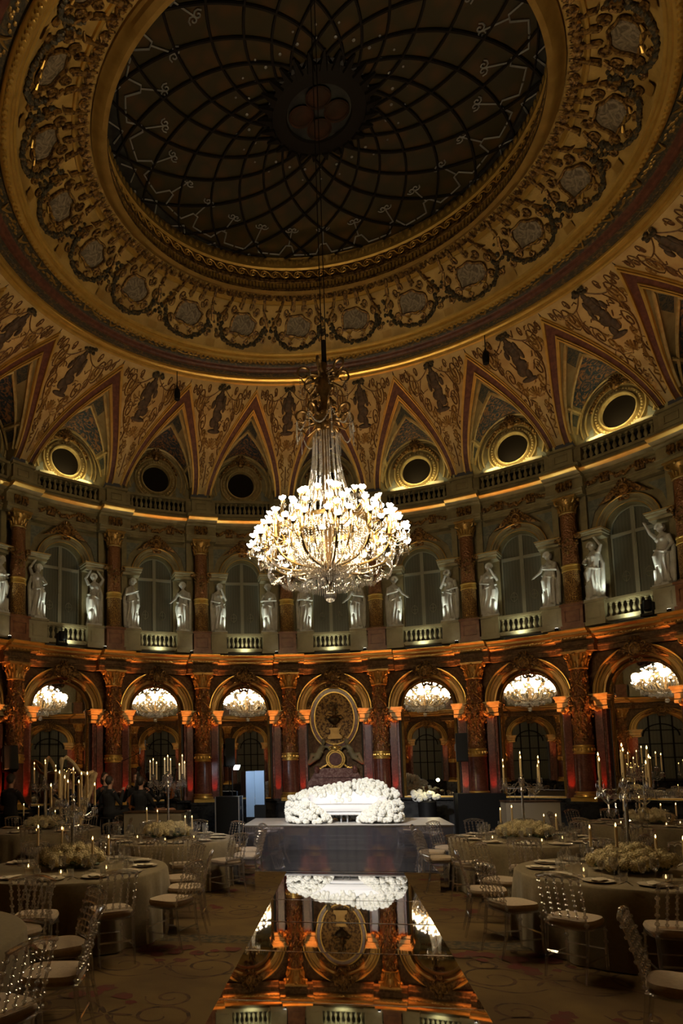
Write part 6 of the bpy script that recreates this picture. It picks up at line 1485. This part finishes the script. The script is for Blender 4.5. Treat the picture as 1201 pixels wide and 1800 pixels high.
mic_stand(-5.45, 4.98, 1.75, .4, 'boom microphone stand behind the musicians, near the brown-haired player'); mic_stand(-4.5, 4.9, 1.95, 2.6, 'tall boom microphone stand behind the violinist')
# small flower arrangement at the foot of the mirror right of the stage
t = thing('flower_arrangement', 'low bank of yellow-lit roses before the mirror right of the stage', 'flower arrangement', TR(2.25, 6.75, 0))
mb = MB(); mb.lathe([(.20, 0), (.24, 1.0), (.22, 1.02)], 16); obj('black_plinth', mb, t, M['plastic'])
mb = MB(); q = random.Random(9)
for i in range(26): mb.merge(MB().add([tuple(v.co) for v in rose_me[0].vertices], [tuple(f.vertices) for f in rose_me[0].polygons]), Matrix.Translation((q.uniform(-.34, .34), q.uniform(-.14, .14), 1.06 + q.random() * .20)) @ Matrix.Rotation(q.uniform(.2, 1.2), 4, 'X'))
o = obj('flower_heads', mb, t, M['whiteflower']); o['kind'] = 'stuff'

# ================================================================== LIGHT FIXTURES OF THE ROOM, ADDED HARP FILL
def fixture(name, mw, lab, grp, m='spot'):
    t = thing(name, lab, 'spotlight', mw, grp)
    mb = MB(); mb.lathe([(.035, 0), (.045, .02), (.045, .09), (.03, .10)], 12); obj('body', mb, t, M['plastic'])
    mb = MB(); mb.lathe([(.034, .100), (0, .104)], 12); obj('lens', mb, t, M[m]); return t
def W(k, x, y, z): return tuple(frame(k, R0, 0, False) @ Vector((x, y, z)))
AMB = (1.0, .41, .13); RED = (1.0, .07, .025)
for k in COLS:
    fixture('ledge_spotlight', frame(k, R0, 0, False) @ Matrix.Translation((-.34, -.34, 5.255)), 'tiny spotlight on the cornice ledge beside the upper %s' % colname(k), 'cornice spotlights')
    for s in (-1, 1):
        if -4.6 < k < 4.6:
            lamp('column_light', 'SPOT', W(k, s * .36, -.02, 1.16), LRED, RED, .03, W(k, s * .36, .14, 2.2), 50, 1)
            lamp('column_light', 'SPOT', W(k, s * .46, -.72, 1.15), LAMB * 8.5, (1.0, .30, .075), .03, W(k, s * .42, -.12, 3.45), 17, .9)
            lamp('ledge_light', 'SPOT', W(k, s * .34, -.42, 5.45), LVLT, (1.0, .42, .14), .05, PT(k + s * .30, 7.6, 11.3), 24, .8)
    lamp('column_light', 'SPOT', W(k, 0, -.85, 1.2), LAMB * 1.3, AMB, .05, W(k, 0, -.25, 5.0), 36, 1)
for k in range(6, 17):
    for s in (-1, 1): lamp('column_light', 'SPOT', W(k - .5, s * .5, -.40, 1.15), LAMB * 1.6, AMB, .05, W(k - .5, s * .45, -.1, 4.2), 36, .8)
for (k, s, p, d) in SP:
    a = W(k, s * .80 * (frame(k, R0).to_3x3().col[0].length) - s * .42, -.30, 5.98); b = W(k, s * .80 * frame(k, R0).to_3x3().col[0].length, -.02, 6.85)
    lamp('statue_light', 'SPOT', a, LSTA, (.92, 1.0, .86), .05, b, 70, .8)
for k in FRONT: lamp('balustrade_light', 'SPOT', W(k, 0, -.30, 5.33), LBAL, (.95, .98, .70), .06, W(k, 0, .0, 5.9), 150, 1)
for k in (-3, 1, 2, 3):
    o = lamp('lunette_light', 'AREA', PT(k, 9.40, 10.12), LLUN, (1.0, .80, .38), 1.3, PT(k, 9.70, 10.35), sy=.04)
    lamp('lunette_light', 'AREA', PT(k, 9.42, 10.10), LLUN * .15, (1.0, .72, .30), 1.0, PT(k, 8.6, 11.4), sy=.04)
# stage spotlight, high on the left behind the camera; and a cool lamp over the blue screen
lamp('stage_spotlight', 'SPOT', (-3.2, -8.0, 6.5), LSPOT, (1.0, .96, .92), .12, (.20, 3.1, 1.1), 15.0, .6)
lamp('stage_spotlight', 'SPOT', (-3.3, -8.0, 6.4), LWASH, (.95, .96, 1.0), .12, (.25, 3.6, .9), 34, 1)
lamp('screen_light', 'AREA', (-2.45, 5.85, 2.0), LBLUE, (.80, .90, 1.0), .2, (-2.28, 6.75, 1.2))
def moving_head(k, lab):
    t = thing('stage_lamp', lab, 'stage lamp', frame(k, 9.36, 5.30, False))
    mb = MB(); mb.box((0, 0, .03), (.26, .2, .06)); obj('base', mb, t, M['plastic'], smooth=False)
    mb = MB(); mb.box((-.12, 0, .18), (.03, .10, .26)); mb.box((.12, 0, .18), (.03, .10, .26)); obj('yoke', mb, t, M['plastic'], smooth=False)
    mb = MB(); mb.lathe([(.06, -.12), (.10, -.08), (.10, .08), (.085, .13)], 14, (0, 0, .24)); obj('head', mb, t, M['plastic'])
moving_head(-3.08, 'black moving-head lamp on the cornice ledge before the balustrade, third bay left'); moving_head(3.18, 'black moving-head lamp on the cornice ledge before the balustrade, third bay right')
lamp('added_harp_fill', 'SPOT', (-3.2, -1.0, 6.2), 330, (1.0, .80, .52), .1, (-5.6, 4.3, 1.6), 26, .8)  # unseen fill spot, added to brighten the harps and musicians
lamp('flower_light', 'POINT', (2.35, 6.45, 1.5), 6, (1.0, .85, .45), .05)
